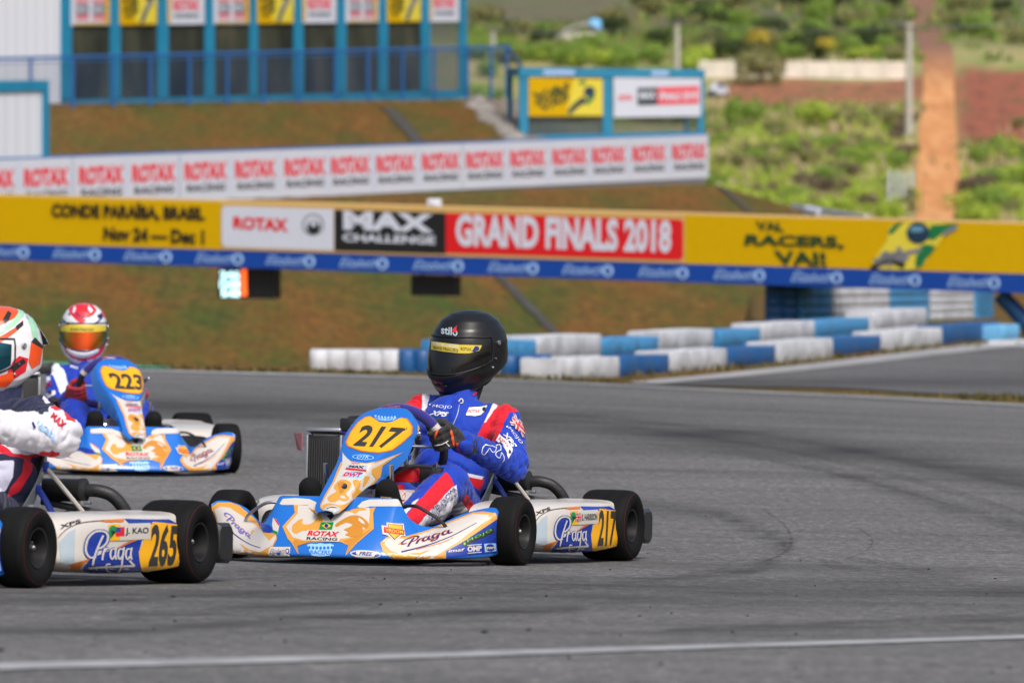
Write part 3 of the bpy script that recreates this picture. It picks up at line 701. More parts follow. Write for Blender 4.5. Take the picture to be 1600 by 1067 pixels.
# banners hung across the top of each bay
ordn = ['first', 'second', 'third', 'fourth', 'fifth', 'sixth', 'seventh', 'eighth', 'ninth']
for i in range(9):
    x0, x1 = posts[i][1] + .5, posts[i + 1][0] - .5; yb = 40.5 - 6 * (x0 - 111) / 610; mb = MB(); kind = i % 3
    pslab(mb, fp.off(.05), x0, yb - 92, x1, yb, .03, (whi, yel, whi)[kind], yb - 92, yb - .7); mb.tree(); w_ = x1 - x0
    X = lambda f: x0 + w_ * f
    if kind == 0:
        patch(mb, [(X(.86), yb - 90), (X(1), yb - 90), (X(1), yb), (X(.05), yb), (X(.05), yb - 3), (X(.86), yb - 5)], yel, 1, mx=9)
        for f in (.12, .56):
            words(mb, 'ROTAX', rdk, (X(f), yb - 34), (X(f + .32), yb - 34), (X(f + .32), yb - 42), (X(f), yb - 42), 1, .04)
            patch(mb, [(X(f), yb - 32), (X(f + .32), yb - 32), (X(f + .32), yb - 18), (X(f), yb - 18)], bnv, 1, mx=9); words(mb, 'MAX', whi, (X(f + .02), yb - 20), (X(f + .3), yb - 20), (X(f + .3), yb - 30), (X(f + .02), yb - 30), 2, .05)
            patch(mb, [(X(f), yb - 17), (X(f + .32), yb - 17), (X(f + .32), yb - 9), (X(f), yb - 9)], rdk, 1, mx=9); words(mb, 'FINALS', whi, (X(f + .02), yb - 11), (X(f + .3), yb - 11), (X(f + .3), yb - 15.5), (X(f + .02), yb - 15.5), 2, .03)
        d_ = 'white banner with two badge logos and yellow edge'
    elif kind == 1:
        patch(mb, [(X(.5), yb - 92), (X(1), yb - 92), (X(1), yb), (X(.4), yb)], lgr, 1, mx=9)
        for j, s_ in enumerate(('VAI', 'RACERS', 'VAI')): words(mb, s_, dgr, (X(.05 + .04*j), yb - 30 + 12*j), (X(.48), yb - 42 + 11*j), (X(.48), yb - 52 + 11*j), (X(.05 + .04*j), yb - 40 + 12*j), 2, .05)
        stick(mb, ell2d(X(.78), yb - 45, 7, 8), navy, 2, I4, 20, .004, .006, 9)
        stick(mb, stroke2d([(X(.85), yb - 38), (X(.7), yb - 24), (X(.58), yb - 4)], lambda t: 9 - 3*t, 3), gry, 2, I4, 20, .004, .006, 9); stick(mb, stroke2d([(X(.72), yb - 24), (X(.54), yb - 3)], 3, 2), bnv, 3, I4, 20, .004, .006, 9)
        d_ = 'yellow banner with slanting green words and racer'
    else:
        patch(mb, [(X(0), yb - 92), (X(.07), yb - 92), (X(.07), yb), (X(0), yb)], yel, 1, mx=9)
        words(mb, 'ROTAX', rdk, (X(.14), yb - 22), (X(.86), yb - 22), (X(.86), yb - 40), (X(.14), yb - 40), 1, .05); words(mb, 'RACING', bnv, (X(.18), yb - 11), (X(.82), yb - 11), (X(.82), yb - 17), (X(.18), yb - 17), 1, .03)
        d_ = 'white banner with red words above black words'
    tag(mb.build('banner'), '%s, %s bay from the white wall' % (d_, ordn[i]), 'banner', 'banners across the tops of the window bays')
# railing along the deck
rp = fp.off(1.3); rl = lambda x: 92 - 17 * x / 728
rail = tag(empty('balcony_railing', Matrix.Translation(Vector((fa.x, fa.y, .95)))), 'long blue metal railing along the deck in front of the glazed building', 'railing')
bpy.context.view_layer.update()
m1 = MB()
for dy in (0, 7): m1.tube([rp.hit(-200, rl(-200) + dy), rp.hit(795, rl(795) + dy)], .035 if dy == 0 else .015, dteal, 8)
m1.tube([rp.hit(793, 74), rp.hit(830, 128)], .04, dteal, 8); child(m1.build('handrail'), rail)
for x in (-90, -20, 48, 114, 177, 235, 296, 355, 412, 466, 524, 575, 629, 678, 730, 767, 792):
    m1 = MB(); p0, p1 = rp.hit(x, rl(x)), rp.hit(x, Ybase(x) + 6); m1.tube([p1, p0], .036, dteal, 8); child(m1.build('post'), rail)
mesh_m = mat('blue_mesh_panel', (.02, .06, .16), .6, alpha=.14)
for xs in ((-200, 48), (49, 235), (236, 412), (413, 575), (576, 730), (731, 792)):
    m1 = MB(); pslab(m1, rp, xs[0], rl(xs[0]) + 8, xs[1], Ybase(xs[0]) + 2, .01, mesh_m, rl(xs[1]) + 8, Ybase(xs[1]) + 2); child(m1.build('mesh_panel'), rail)
# --- white cabin at the left and kiosk at the right, both behind the wall
kp = VPlane(P(0, 190, 114.5), P(72, 190, 116))
cab = tag(empty('site_cabin', Matrix.Translation(G(36, 260, 60))), 'white panelled cabin with a teal frame behind the left end of the banner wall', 'cabin'); bpy.context.view_layer.update()
m1 = MB(); pslab(m1, kp, -160, 146, 66, 275, 2.4, corr, 141, 275); child(m1.build('wall'), cab)
m1 = MB(); pslab(m1, kp, -165, 130, 74, 147, 2.6, teal, 126, 142); m1.v = [v + kp.n * .05 for v in m1.v]; child(m1.build('roof'), cab)
m1 = MB(); pslab(m1, kp, 65.5, 142.5, 74, 276, .3, teal, 142, 276); m1.v = [v + kp.n * .05 for v in m1.v]; child(m1.build('post'), cab)
op = VPlane(P(812, 160, 137), P(1100, 160, 137.6))
kio = tag(empty('kiosk', Matrix.Translation(op.hit(955, 235))), 'small glazed kiosk with a teal frame and two banners behind the white wall', 'kiosk'); bpy.context.view_layer.update()
for a, b in ((812, 825), (942, 957), (1091, 1100)):
    m1 = MB(); pslab(m1, op, a, 118, b, 262, .22, teal, 118, 258); child(m1.build('post'), kio)
m1 = MB(); pslab(m1, op, 811, 106, 1101, 120, 2.3, teal, 109, 121.5); m1.v = [v + op.n * .03 for v in m1.v]; child(m1.build('roof'), kio)
m1 = MB(); pslab(m1, op, 825, 212, 1091, 262, .1, teal, 206, 258); m1.v = [v - op.n * .03 for v in m1.v]; child(m1.build('lower_wall'), kio)
for a, b, mm in ((825.5, 941.5, mat('grey_window', (.10, .13, .13), .1, alpha=.72)), (957.5, 1090.5, gclr)):
    m1 = MB(); pslab(m1, op, a, 121, b, 214, .02, mm); m1.v = [v - op.n * .08 for v in m1.v]; child(m1.build('window'), kio)
for px_ in (816, 1096):
    m1 = MB(); q = op.hit(px_, 118) - op.n * 2.2; m1.tube([q, Vector((q.x, q.y, -1.8))], .07, teal, 8); child(m1.build('rear_post'), kio)
for a, b, y in ((849, 898, 111), (1018, 1045, 112)):
    m1 = MB(); pslab(m1, op.off(.06), a, y - 1, b, y + 7, .02, pale); child(m1.build('name_plate'), kio)
mb = MB(); pslab(mb, op.off(.04), 826, 122, 942, 182, .03, yel, 123.5, 182); mb.tree()
patch(mb, [(896, 124), (941, 125), (941, 181), (884, 181)], lgr, 1, mx=9)
for j, s_ in enumerate(('VAI', 'RACERS,', 'VAI!')): words(mb, s_, dgr, (832 + 6*j, 158 + 9*j), (888, 140 + 9*j), (888, 129 + 9*j), (830 + 6*j, 147 + 9*j), 2, .04)
stick(mb, ell2d(921, 144, 9, 9), navy, 2, I4, 20, .004, .006, 9); stick(mb, stroke2d([(915, 155), (900, 165), (888, 178)], lambda t: 11 - 4*t, 3), bnv, 2, I4, 20, .004, .006, 9); stick(mb, stroke2d([(905, 131), (915, 128)], 6, 2), grn, 2, I4, 20, .004, .006, 9); stick(mb, stroke2d([(928, 150), (916, 163)], 6, 2), grn, 3, I4, 20, .004, .006, 9)
tag(mb.build('banner'), 'yellow banner with green words and a racer on the left half of the kiosk', 'banner')
mb = MB(); pslab(mb, op.off(.04), 959, 122, 1095, 184, .03, whi, 123, 182); mb.tree()
words(mb, 'ROTAX', rdk, (967, 158), (988, 157), (988, 148), (967, 149), 1, .04)
patch(mb, [(996, 138), (1027, 137), (1027, 164), (996, 165)], bnv, 1, mx=9); words(mb, 'MAX', whi, (999, 156), (1025, 155), (1025, 142), (999, 143), 2, .05); patch(mb, [(1027, 137), (1092, 135), (1092, 162), (1027, 164)], rdk, 1, mx=9); words(mb, 'FINALS 2018', whi, (1030, 158), (1089, 156), (1089, 142), (1030, 144), 2, .045)
tag(mb.build('banner'), 'white banner with a black and red logo bar on the right half of the kiosk', 'banner')

# --- painted tyre barrier blocks
twhite = paint('white_tyre_paint', (190, 193, 199), .6, 0, var=.34, vscale=3.5); tdark = paint('blue_tyre_paint', (24, 84, 142), .5, 0, var=.3, vscale=9); tlight = paint('light_blue_tyre_paint', (66, 136, 186), .5, 0, var=.3, vscale=9); tsky = paint('sky_blue_paint', (110, 178, 224), .5, 0)
rubb = mat('barrier_rubber', (.03, .03, .032), .8)
def tyre_block(x0, x1, yb, H, m, label, group, back=0., layers=2, dpt=.34, y0=45):
    a, b = G(x0, yb[0], y0), G(x1, yb[1], y0)
    if x1 <= 866 and y0 == 45:
        a.y = b.y = 52.2; a.x = (x0 - 800) / FPX * 52.2; b.x = (x1 - 800) / FPX * 52.2; a.z = b.z = zt(b.x, 51.4) + .0
    t = (b - a); t.z = 0; Lx = t.length - .03; t.normalize(); n = Vector((-t.y, t.x, 0))
    if n.y < 0: n = -n
    a, b = a + n * back, b + n * back; a.z -= .02 + .03 * back; b.z -= .02 + .03 * back
    o = tag(empty('tyre_block', Matrix.Translation((a + b) / 2)), label, 'tyre barrier', group); bpy.context.view_layer.update()
    k = max(2, round((x1 - x0) / 30)); hull = MB(); lh = H / layers
    def outline(gr):
        pts = []
        for i in range(k):
            for j in range(7):
                f = j / 7; pts.append((Lx * (i + f) / k, -(.035 * sin(pi * f) ** .45) - gr))
        pts += [(Lx, -gr), (Lx + gr * .6, dpt * .5), (Lx, dpt + gr)]
        for i in range(k):
            for j in range(7):
                f = j / 7; pts.append((Lx * (1 - (i + f) / k), dpt + .035 * sin(pi * f) ** .45 + gr))
        pts += [(0, dpt + gr), (-gr * .6, dpt * .5), (0, -gr)]; return pts
    rows_ = []
    for l in range(layers):
        for hz, gr in ((.0, -.004), (.06, .003), (.45, .008), (.93, .006), (.99, -.006)):
            rows_.append([a + t * u + n * v + Vector((0, 0, (l + hz) * lh + (b.z - a.z) * u / Lx)) for u, v in outline(gr)])
    jit = random.uniform(-.02, .02); rows_ = [[p + n * jit for p in r] for r in rows_]
    hull.grid(rows_, m, cv=True); top = [p for p in rows_[-1]]; c0 = sum(top, Vector()) / len(top)
    hull.add(top + [c0 - Vector((0, 0, .012))], [(i, (i + 1) % len(top), len(top)) for i in range(len(top))], m)
    child(hull.build('wrap', ang=60), o)
    for i in range(k):
        c = a + t * (Lx * (i + .5) / k) + n * (dpt * .5); c.z += H - .02 + (b.z - a.z) * (i + .5) / k; tm = MB(); rr = min(Lx / k * .42, dpt * .42)
        tm.lathe([(-.02, rr * .45), (.008, rr * .55), (.016, rr * .78), (.010, rr * .98), (-.005, rr * 1.02)], Matrix.Translation(c) @ Matrix.Rotation(-pi / 2, 4, 'Y'), m, 18); child(tm.build('tyre', ang=180), o)
FR = [(484, 627, (581.0, 583.4), .19, twhite, 'white', 'low white block at the far left end of the tyre barrier'), (624, 700, (581, 583), .21, tdark, 'blue', 'blue block just left of the black helmet in the tyre barrier'), (702, 780, (584, 586), .21, twhite, 'white', 'white block behind the black helmet in the front row of tyres'),
      (782, 866, (588, 591), .20, tdark, 'blue', 'dark blue front row block just right of the black helmet'),
      (867, 966, (592, 588), .21, twhite, 'white', 'long white block lying nearest the track edge in the front tyre row'), (968, 1044, (588, 582), .20, tdark, 'blue', 'dark blue front row block beside the start of the second track'), (1046, 1137, (581, 574), .22, twhite, 'white', 'white front row block near the start of the second track'),
      (1139, 1214, (573, 566), .20, tdark, 'blue', 'dark blue front row block below the widest gap in the rear row'), (1216, 1302, (566, 557), .23, twhite, 'white', 'white front row block under the tall blue stacks'), (1304, 1377, (555, 548), .20, tdark, 'blue', 'dark blue front row block in front of the tall white stack'),
      (1379, 1474, (547, 538), .23, twhite, 'white', 'white front row block with a dark scuff, next to the longest blue one'), (1476, 1561, (537, 528), .24, tdark, 'blue', 'last dark blue front row block, left of the sky blue board'), (1563, 1592, (532, 530), .22, tsky, 'sky', 'short sky blue block at the foot of the gantry brace'), (1586, 1640, (543, 540), .10, twhite, 'low', 'low white kerb block at the right edge below the gantry brace')]
for x0, x1, yb, H, m, c_, lab in FR: tyre_block(x0, x1, yb, H, m, lab, 'front row of the tyre barrier', layers=1)
BK = [(700, 792, (583, 585), .34, twhite, 'white rear row block peeping out right of the black helmet'), (794, 920, (588, 586), .36, tlight, 'long light blue rear row block beside the black helmet'), (922, 1021, (586, 580), .40, twhite, 'largest white rear row block above the nearest white front block'), (1023, 1111, (579, 572), .34, tlight, 'light blue rear row block behind the first dark blue front block'),
      (1113, 1194, (571, 564), .38, twhite, 'white rear row block left of the tall blue stacks'), (1197, 1262, (562, 556), .34, tlight, 'light blue rear row block directly below the tall blue stacks'), (1265, 1346, (555, 548), .38, twhite, 'white rear row block directly below the tall white stack'), (1349, 1429, (546, 538), .36, tlight, 'light blue rear row block between two white rear blocks on the right'), (1432, 1512, (537, 528), .42, twhite, 'white rear row block at the right end of the barrier')]
for x0, x1, yb, H, m, lab in BK: tyre_block(x0, x1, yb, H, m, lab, 'rear row of the tyre barrier', back=.55, layers=2)
for x0, x1, yb, H, m, lab in [(1197, 1250, (511, 509), .9, tdark, 'tall dark blue tyre stack below the gantry, leftmost of the tall ones'), (1251, 1301, (509, 507), .9, tlight, 'tall light blue tyre stack below the gantry next to the white one'), (1303, 1389, (507, 503), .9, twhite, 'tall dirty white tyre stack below the gantry'), (1391, 1454, (503, 500), .9, tlight, 'tall light blue tyre stack right of the tall white one'), (1456, 1524, (500, 497), .85, twhite, 'tall off white tyre stack beside the dry grass patch'), (1526, 1552, (497, 496), .62, tlight, 'narrow light blue stack next to the gantry brace')]:
    tyre_block(x0, x1, yb, H, m, lab, 'tall tyre stacks below the gantry', layers=7, dpt=.5, y0=78)

# white rail past the end of the bank
rv = VPlane(P(1232, 325, 112), P(1352, 340, 108)); gr_ = tag(empty('guard_rail', Matrix.Translation(rv.hit(1290, 350))), 'white guard rail beyond the end of the grassy bank, above the yellow banner', 'rail'); bpy.context.view_layer.update()
m1 = MB(); pslab(m1, rv, 1236, 319, 1352, 326, .06, whi, 336, 345); m1.tube([rv.hit(1262, 328), rv.hit(1282, 333)], .09, whi, 8); child(m1.build('beam'), gr_)
for x in (1250, 1300, 1345):
    m1 = MB(); q = rv.hit(x, 330 + (x - 1250) * .1) - rv.n * .08; m1.tube([Vector((q.x, q.y, zt(q.x, q.y))), q], .05, gry, 8); child(m1.build('post'), gr_)
# ------------------------------------------------------------------ far hillside: road, walls, poles, plants
dirt, dt_, db_, dco = newmat('orange_dirt', .95)
_drc = (ramp(dt_, noise_node(dt_, scaled(dt_, dco, (.8, .1, .4)), 1., 5, .7), [(.3, (.40, .165, .06)), (.5, (.56, .255, .095)), (.7, (.64, .34, .15))]))
_sx = dt_.nodes.new('ShaderNodeSeparateXYZ'); dt_.links.new(dco, _sx.inputs[0]); _mr = dt_.nodes.new('ShaderNodeMapRange'); _mr.inputs[1].default_value = 495; _mr.inputs[2].default_value = 540; dt_.links.new(_sx.outputs[1], _mr.inputs[0])
dt_.links.new(mixc(dt_, _mr.outputs[0], _drc, (.22, .115, .075)), db_.inputs['Base Color'])
drape('dirt_road', [(1466, 348), (1466, 300), (1466, 250), (1465, 210), (1466, 160), (1467, 120), (1466, 100), (1458, 60), (1446, 20), (1438, -10)], lambda t: 3.0 + .3 * sin(9 * t), dirt, .10, 12, 230, jitter=.3)
def leaf_mat(name, a, b):
    m, t, bb, co = newmat(name, .7); oi = t.nodes.new('ShaderNodeNewGeometry')
    c = mixc(t, oi.outputs['Random Per Island'], a, b); t.links.new(c, bb.inputs['Base Color'])
    tl = t.nodes.new('ShaderNodeBsdfTranslucent'); t.links.new(c, tl.inputs[0]); ms = t.nodes.new('ShaderNodeMixShader'); ms.inputs[0].default_value = .45
    t.links.new(bb.outputs[0], ms.inputs[1]); t.links.new(tl.outputs[0], ms.inputs[2]); t.links.new(ms.outputs[0], t.nodes['Material Output'].inputs[0]); return m
LEAF = {'lime': leaf_mat('lime_leaves', (.32, .44, .04), (.62, .72, .14)), 'green': leaf_mat('mid_green_leaves', (.16, .29, .04), (.40, .52, .12)), 'dark': leaf_mat('dark_green_leaves', (.035, .060, .022), (.11, .15, .055)), 'olive': leaf_mat('olive_leaves', (.20, .22, .07), (.42, .40, .18)), 'yellow': leaf_mat('yellow_fronds', (.45, .36, .04), (.75, .58, .10)), 'dry': leaf_mat('dry_twigs', (.16, .12, .08), (.30, .23, .15))}
bark = mat('bark', (.10, .075, .055), .9, var=.3, vscale=5)
def crown_mesh(kind, seed, flat=.75, n=900):
    rd = random.Random(seed); mb = MB(); m = LEAF[kind]
    lobes = [(Vector((rd.uniform(-.6, .6), rd.uniform(-.6, .6), rd.uniform(.35, .85) * flat)), rd.uniform(.28, .52)) for _ in range(9)]
    for _ in range(n):
        c, r = rd.choice(lobes); d = Vector((rd.gauss(0, 1), rd.gauss(0, 1), rd.gauss(0, 1) + .25)).normalized(); p = c + d * r * rd.uniform(.55, 1.05)
        p.z = max(.08, p.z); u = d.orthogonal().normalized() * rd.uniform(.05, .10); v = d.cross(u) * rd.uniform(.6, 1.2); tl = d * rd.uniform(-.04, .05)
        mb.add([p - u, p + v * .6 + tl, p + u, p - v * .6 - tl], [(0, 1, 2, 3)], m)
    me = mb.mesh('crown', 180)
    return me
def trunk_mesh(h):
    mb = MB(); mb.tube([(0, 0, -.25), (.02, .01, h * .5), (-.02, 0, h)], lambda t: .06 - .03 * t, bark, 8)
    for a in (.3, 2.3, 4.4): mb.tube([(0, 0, h * .55), (cos(a) * .2, sin(a) * .2, h * .8), (cos(a) * .36, sin(a) * .36, h * 1.05)], lambda t: .03 - .018 * t, bark, 6)
    return mb.mesh('trunk', 180)
def palm_mesh(kind, seed, n=15):
    rd = random.Random(seed); mb = MB(); m = LEAF[kind]
    for k in range(n):
        a = 2 * pi * k / n + rd.uniform(-.2, .2); up = rd.uniform(.05, .75); L = rd.uniform(.5, .72); pts = []
        for i in range(9):
            t = i / 8; pts.append(Vector((cos(a) * L * t * (1 - .25*up), sin(a) * L * t * (1 - .25*up), .85 + up * L * t - .75 * L * t * t)))
        for i in range(8):
            p, q = pts[i], pts[i + 1]; d = (q - p).normalized(); s = d.cross(Vector((0, 0, 1))).normalized(); wl = .27 * sin(pi * (.12 + .85 * i / 8))
            for sg in (-1, 1):
                for h in (0, .5):
                    b0 = p + (q - p) * h; mb.add([b0, b0 + (q - p) * .28, b0 + s * sg * wl + d * .05 - Vector((0, 0, .05))], [(0, 1, 2)], m)
    return mb.mesh('crown', 180)
CR = {(k, s): crown_mesh(k, s, .6 if k == 'lime' else .78) for k in ('lime', 'green', 'dark', 'olive', 'dry') for s in (1, 2, 3)}
PM = {k: palm_mesh(k, 5, 28) for k in ('yellow', 'green')}
TK = trunk_mesh(.5); ptk = MB(); ptk.tube([(0, 0, -.2), (.03, 0, .45), (0, 0, .88)], lambda t: .045 - .012 * t, bark, 8); PTK = ptk.mesh('trunk', 180)
NAMEOF = {'lime': 'bright lime green shrub', 'green': 'mid green leafy bush', 'dark': 'dark green tree', 'olive': 'dull olive scrub bush', 'dry': 'leafless brown scrub bush', 'yellow': 'yellow palm'}
def plant(px, py, wpx, kind, label=None, palm=False, hs=1., group=None):
    p = G(px, py, 230); s = FPX / p.y; r = wpx / s / 2; rd = random.Random(int(px * 7 + py))
    o = tag(empty('palm_tree' if palm else ('tree' if kind == 'dark' else 'shrub'), Matrix.Translation(p) @ Matrix.Rotation(rd.uniform(0, 6), 4, 'Z') @ Matrix.Diagonal((r, r, r * hs, 1))), label or NAMEOF[kind] + ' growing on the hillside beyond the track', 'palm' if palm else ('tree' if kind == 'dark' else 'bush'), group or ('%ss on the far hillside' % NAMEOF[kind].replace('bush', 'bushe')))
    for nm, me in (('crown', PM['yellow' if kind == 'yellow' else 'green'] if palm else CR[(kind, 1 + rd.randrange(3))]), ('trunk', PTK if palm else TK)):
        c = bpy.data.objects.new(nm, me); COL.objects.link(c); c.parent = o
    return o
PH = 'palms on the far hillside'
plant(1185, 96, 80, 'yellow', 'larger yellow palm standing behind the white boundary wall', True, 1.35, PH); plant(1290, 96, 64, 'yellow', 'smaller yellow palm behind the white boundary wall, near the utility pole', True, 1.2, PH)
plant(1558, 268, 70, 'green', 'green palm in front of the red soil, right of the dirt road', True, 1.7, PH); plant(1238, 252, 60, 'green', 'short ragged palm in the scrub between the kiosk and the utility pole', True, 1.2, PH)
plant(1165, 200, 76, 'green', 'round bright green tree nearest the kiosk', hs=1.25); plant(1268, 196, 74, 'lime', 'lime green tree right of the round green one below the red earth', hs=1.25); plant(1190, 132, 92, 'olive', 'olive bush overlapping the white boundary wall', hs=1.2)
for px, py, w_, k in [(1110, 300, 70, 'green'), (1150, 312, 60, 'lime'), (1180, 330, 90, 'lime'), (1260, 300, 60, 'dry'), (1300, 312, 80, 'dry'), (1345, 320, 70, 'lime'), (1390, 345, 80, 'lime'), (1290, 345, 100, 'lime'), (1330, 250, 50, 'green'), (1370, 240, 60, 'olive'), (1400, 262, 50, 'green'), (1300, 225, 40, 'olive'), (1215, 270, 60, 'olive'), (1145, 262, 60, 'olive'), (1120, 230, 50, 'green'), (1330, 200, 50, 'olive'), (1385, 195, 50, 'olive'), (1395, 300, 50, 'green'),
                     (1500, 330, 70, 'lime'), (1545, 335, 90, 'green'), (1590, 330, 100, 'lime'), (1560, 300, 80, 'green'), (1600, 285, 70, 'lime'), (1525, 350, 90, 'lime'), (1640, 320, 120, 'green'), (1515, 300, 46, 'olive'), (1600, 200, 40, 'olive'), (1512, 235, 36, 'olive'), (1590, 245, 50, 'green'),
                     (760, 120, 50, 'green'), (790, 100, 50, 'olive'), (840, 96, 60, 'green'), (890, 104, 70, 'green'), (945, 104, 60, 'lime'), (985, 100, 60, 'green'), (1030, 102, 60, 'green'), (1080, 96, 60, 'olive'), (745, 150, 50, 'lime'), (770, 165, 60, 'green'), (1120, 92, 44, 'green'), (1150, 86, 50, 'dark'), (1235, 92, 50, 'green'), (1255, 88, 50, 'olive'), (1330, 94, 46, 'lime'), (1362, 92, 46, 'lime'), (1395, 94, 50, 'olive'), (750, 80, 50, 'green'), (1080, 150, 50, 'olive'),
                     (900, 190, 80, 'green'), (1010, 190, 90, 'olive'), (1055, 195, 80, 'green'), (960, 170, 70, 'lime')]:
    plant(px, py, w_, k)
rdm = random.Random(11)
for i in range(64):
    px = rdm.uniform(735, 1640); py = rdm.uniform(8, 78)
    if 1410 < px < 1490: continue
    k = rdm.choice(['dark', 'dark', 'dark', 'green', 'olive', 'olive']) if px > 1000 or py > 55 else rdm.choice(['olive', 'dry'])
    if px < 1000 and py < 42: continue
    plant(px, py, rdm.uniform(40, 80), k, hs=1.15)
for i in range(210):
    px = rdm.uniform(1095, 1640); py = rdm.choice([rdm.uniform(185, 260), rdm.uniform(240, 345), rdm.uniform(300, 350)])
    if 1425 < px < 1506 or (px < 1210 and py > 225 + 1.0 * (px - 1108) and px < 1240): continue
    if px > 1490 and py < 235 and rdm.random() < .85: continue
    k = rdm.choice(['lime', 'lime', 'green', 'lime', 'olive', 'dry']) if py > 270 else rdm.choice(['green', 'olive', 'lime', 'dry', 'green'])
    plant(px, py, rdm.uniform(26, 52) * (1.35 if py > 280 else 1), k, hs=rdm.uniform(.8, 1.2))
for i in range(46):
    px = rdm.uniform(1090, 1420); plant(px, rdm.uniform(70, 93), rdm.uniform(36, 60), rdm.choice(['green', 'dark', 'dark', 'olive', 'green']), hs=1.35)
for i in range(22): plant(rdm.uniform(738, 1092), rdm.uniform(84, 108), rdm.uniform(40, 66), rdm.choice(['green', 'lime', 'green', 'olive']), hs=1.1)
# boundary wall, poles, buildings on the hill
wl = mat('limewashed_wall', (.72, .66, .58), .85, var=.2, vscale=.8)
bw = MB(); lw = VPlane(G(1098, 122, 230), G(1418, 124, 230)); pslab(bw, lw, 1092, 96, 1420, 126, .35, wl, 97, 127)
for x in range(1100, 1420, 40): pslab(bw, lw.off(.12), x, 93, x + 4, 127, .6, wl)
tag(bw.build('boundary_wall'), 'long whitewashed wall with low piers on the far hillside', 'wall')
conc = mat('pale_concrete', (.46, .44, .40), .85, var=.15, vscale=2)
def pole(px, py0, py1, wd, label):
    b = G(px, py1, 230); s = FPX / b.y; h = (py1 - py0) / s; o = tag(empty('utility_pole', Matrix.Translation(b)), label, 'pole', 'utility poles on the hillside'); bpy.context.view_layer.update()
    m1 = MB(); m1.tube([b - Vector((0, 0, .4)), b + Vector((0, 0, h))], lambda t: wd / s / 2 * (1.1 - .25 * t), conc, 10); child(m1.build('post'), o)
    m1 = MB(); m1.box(b + Vector((0, -.2, h * .95)), (1.3, .1, .1), bark)
    for dx in (-.55, 0, .55): m1.tube([b + Vector((dx, -.2, h * .95)), b + Vector((dx, -.2, h * .95 + .22))], .05, gry, 6)
    child(m1.build('crossarm'), o); return b + Vector((0, -.2, h * .97))
p1 = pole(1420, 36, 210, 11, 'tall pale concrete utility pole left of the dirt road'); p2 = pole(1058, 34, 112, 9, 'more distant utility pole behind the kiosk'); p3 = pole(770, 45, 92, 8, 'small utility pole right of the glazed building')
wi = MB(); 
for z in (0, -.12): 
    for a, b in ((p1, p2), (p2, p3), (p1, p1 + Vector((22, 30, 2)))): wi.tube([a + (b - a) * t + Vector((0, 0, z - 2.0 * t * (1 - t))) for t in [k / 12 for k in range(13)]], .025, gry, 5)
tag(wi.build('overhead_wire'), 'thin overhead wires strung between the utility poles', 'wire')
for i, (px, t, b) in enumerate(((1390, 268, 330), (1401, 270, 328), (1412, 272, 322), (1424, 270, 318))):
    q = G(px, b, 200); s = FPX / q.y; m1 = MB(); m1.tube([q - Vector((0, 0, .3)), q + Vector((0, 0, (b - t) / s))], 2.4 / s, whi, 8); m1.ball(q + Vector((0, 0, (b - t) / s)), 2.6 / s, whi, 8)
    tag(m1.build('fence_post'), 'white fence post beside the dirt road, %s from the road' % ('farthest', 'third', 'second', 'nearest')[i], 'post', 'white posts beside the dirt road')
q = G(905, 78, 230); s = FPX / q.y; m1 = MB(); hm = tag(empty('house', Matrix.Translation(q)), 'low white house with a pale roof on the hill above the kiosk', 'house'); bpy.context.view_layer.update()
m1.box(q + Vector((0, 0, .7)), (3.2, 2.6, 2.0), wl); child(m1.build('wall'), hm)
m1 = MB(); m1.grid([[q + Vector((x, y, z)) for x, z in ((-2.2, 1.1), (-1.2, 2.0), (.2, 2.45), (1.3, 2.35), (2.0, 1.9))] for y in (-1.6, 1.6)], whi); m1.solidify(.12); child(m1.build('roof'), hm)
m1 = MB(); q2 = q + Vector((1.5, .5, 1.7)); m1.lathe([(0, .02), (0, .62), (.1, .66), (1.0, .62), (1.15, .5), (1.25, .02)], Matrix.Translation(q2) @ Matrix.Rotation(-pi / 2, 4, 'Y'), tsky, 18); m1.tube([q2 - Vector((0, 0, 1.5)), q2], .2, conc, 8)
tag(m1.build('water_tank'), 'sky blue water tank beside the white house on the hill', 'water tank')
q = G(1121, 152, 230); car = tag(empty('parked_car', Matrix.Translation(q) @ Matrix.Rotation(.9, 4, 'Z')), 'small white car parked on the hillside right of the kiosk', 'car'); bpy.context.view_layer.update()
m1 = MB(); sec = [(-1.0, .25, .62), (-.9, .25, .75), (-.45, .25, .82), (-.2, .25, 1.22), (.45, .25, 1.26), (.85, .25, .85), (1.0, .3, .72)]
m1.grid([[Vector((x, -.42, a)), Vector((x, -.42, min(b, .78))), Vector((x, -.34, b)), Vector((x, .34, b)), Vector((x, .42, min(b, .78))), Vector((x, .42, a))] for x, a, b in sec], whi, cv=True); b_ = m1.build('body'); b_.parent = car
m1 = MB(); m1.grid([[Vector((x, -.425, z)), Vector((x2, -.36, z2))] for x, z, x2, z2 in ((-.38, .82, -.18, 1.16), (.1, .82, .1, 1.2), (.6, .82, .42, 1.18))], screen_black); m1.mirror(); w_ = m1.build('window'); w_.parent = car
for sx, sy in ((-.62, -.4), (.62, -.4), (-.62, .4), (.62, .4)):
    m1 = MB(); m1.lathe([(-.06, .05), (-.06, .2), (.06, .2), (.06, .05)], Matrix.Translation((sx, sy, .2)) @ Matrix.Rotation(pi / 2, 4, 'Z'), rubb, 16); w_ = m1.build('wheel'); w_.parent = car
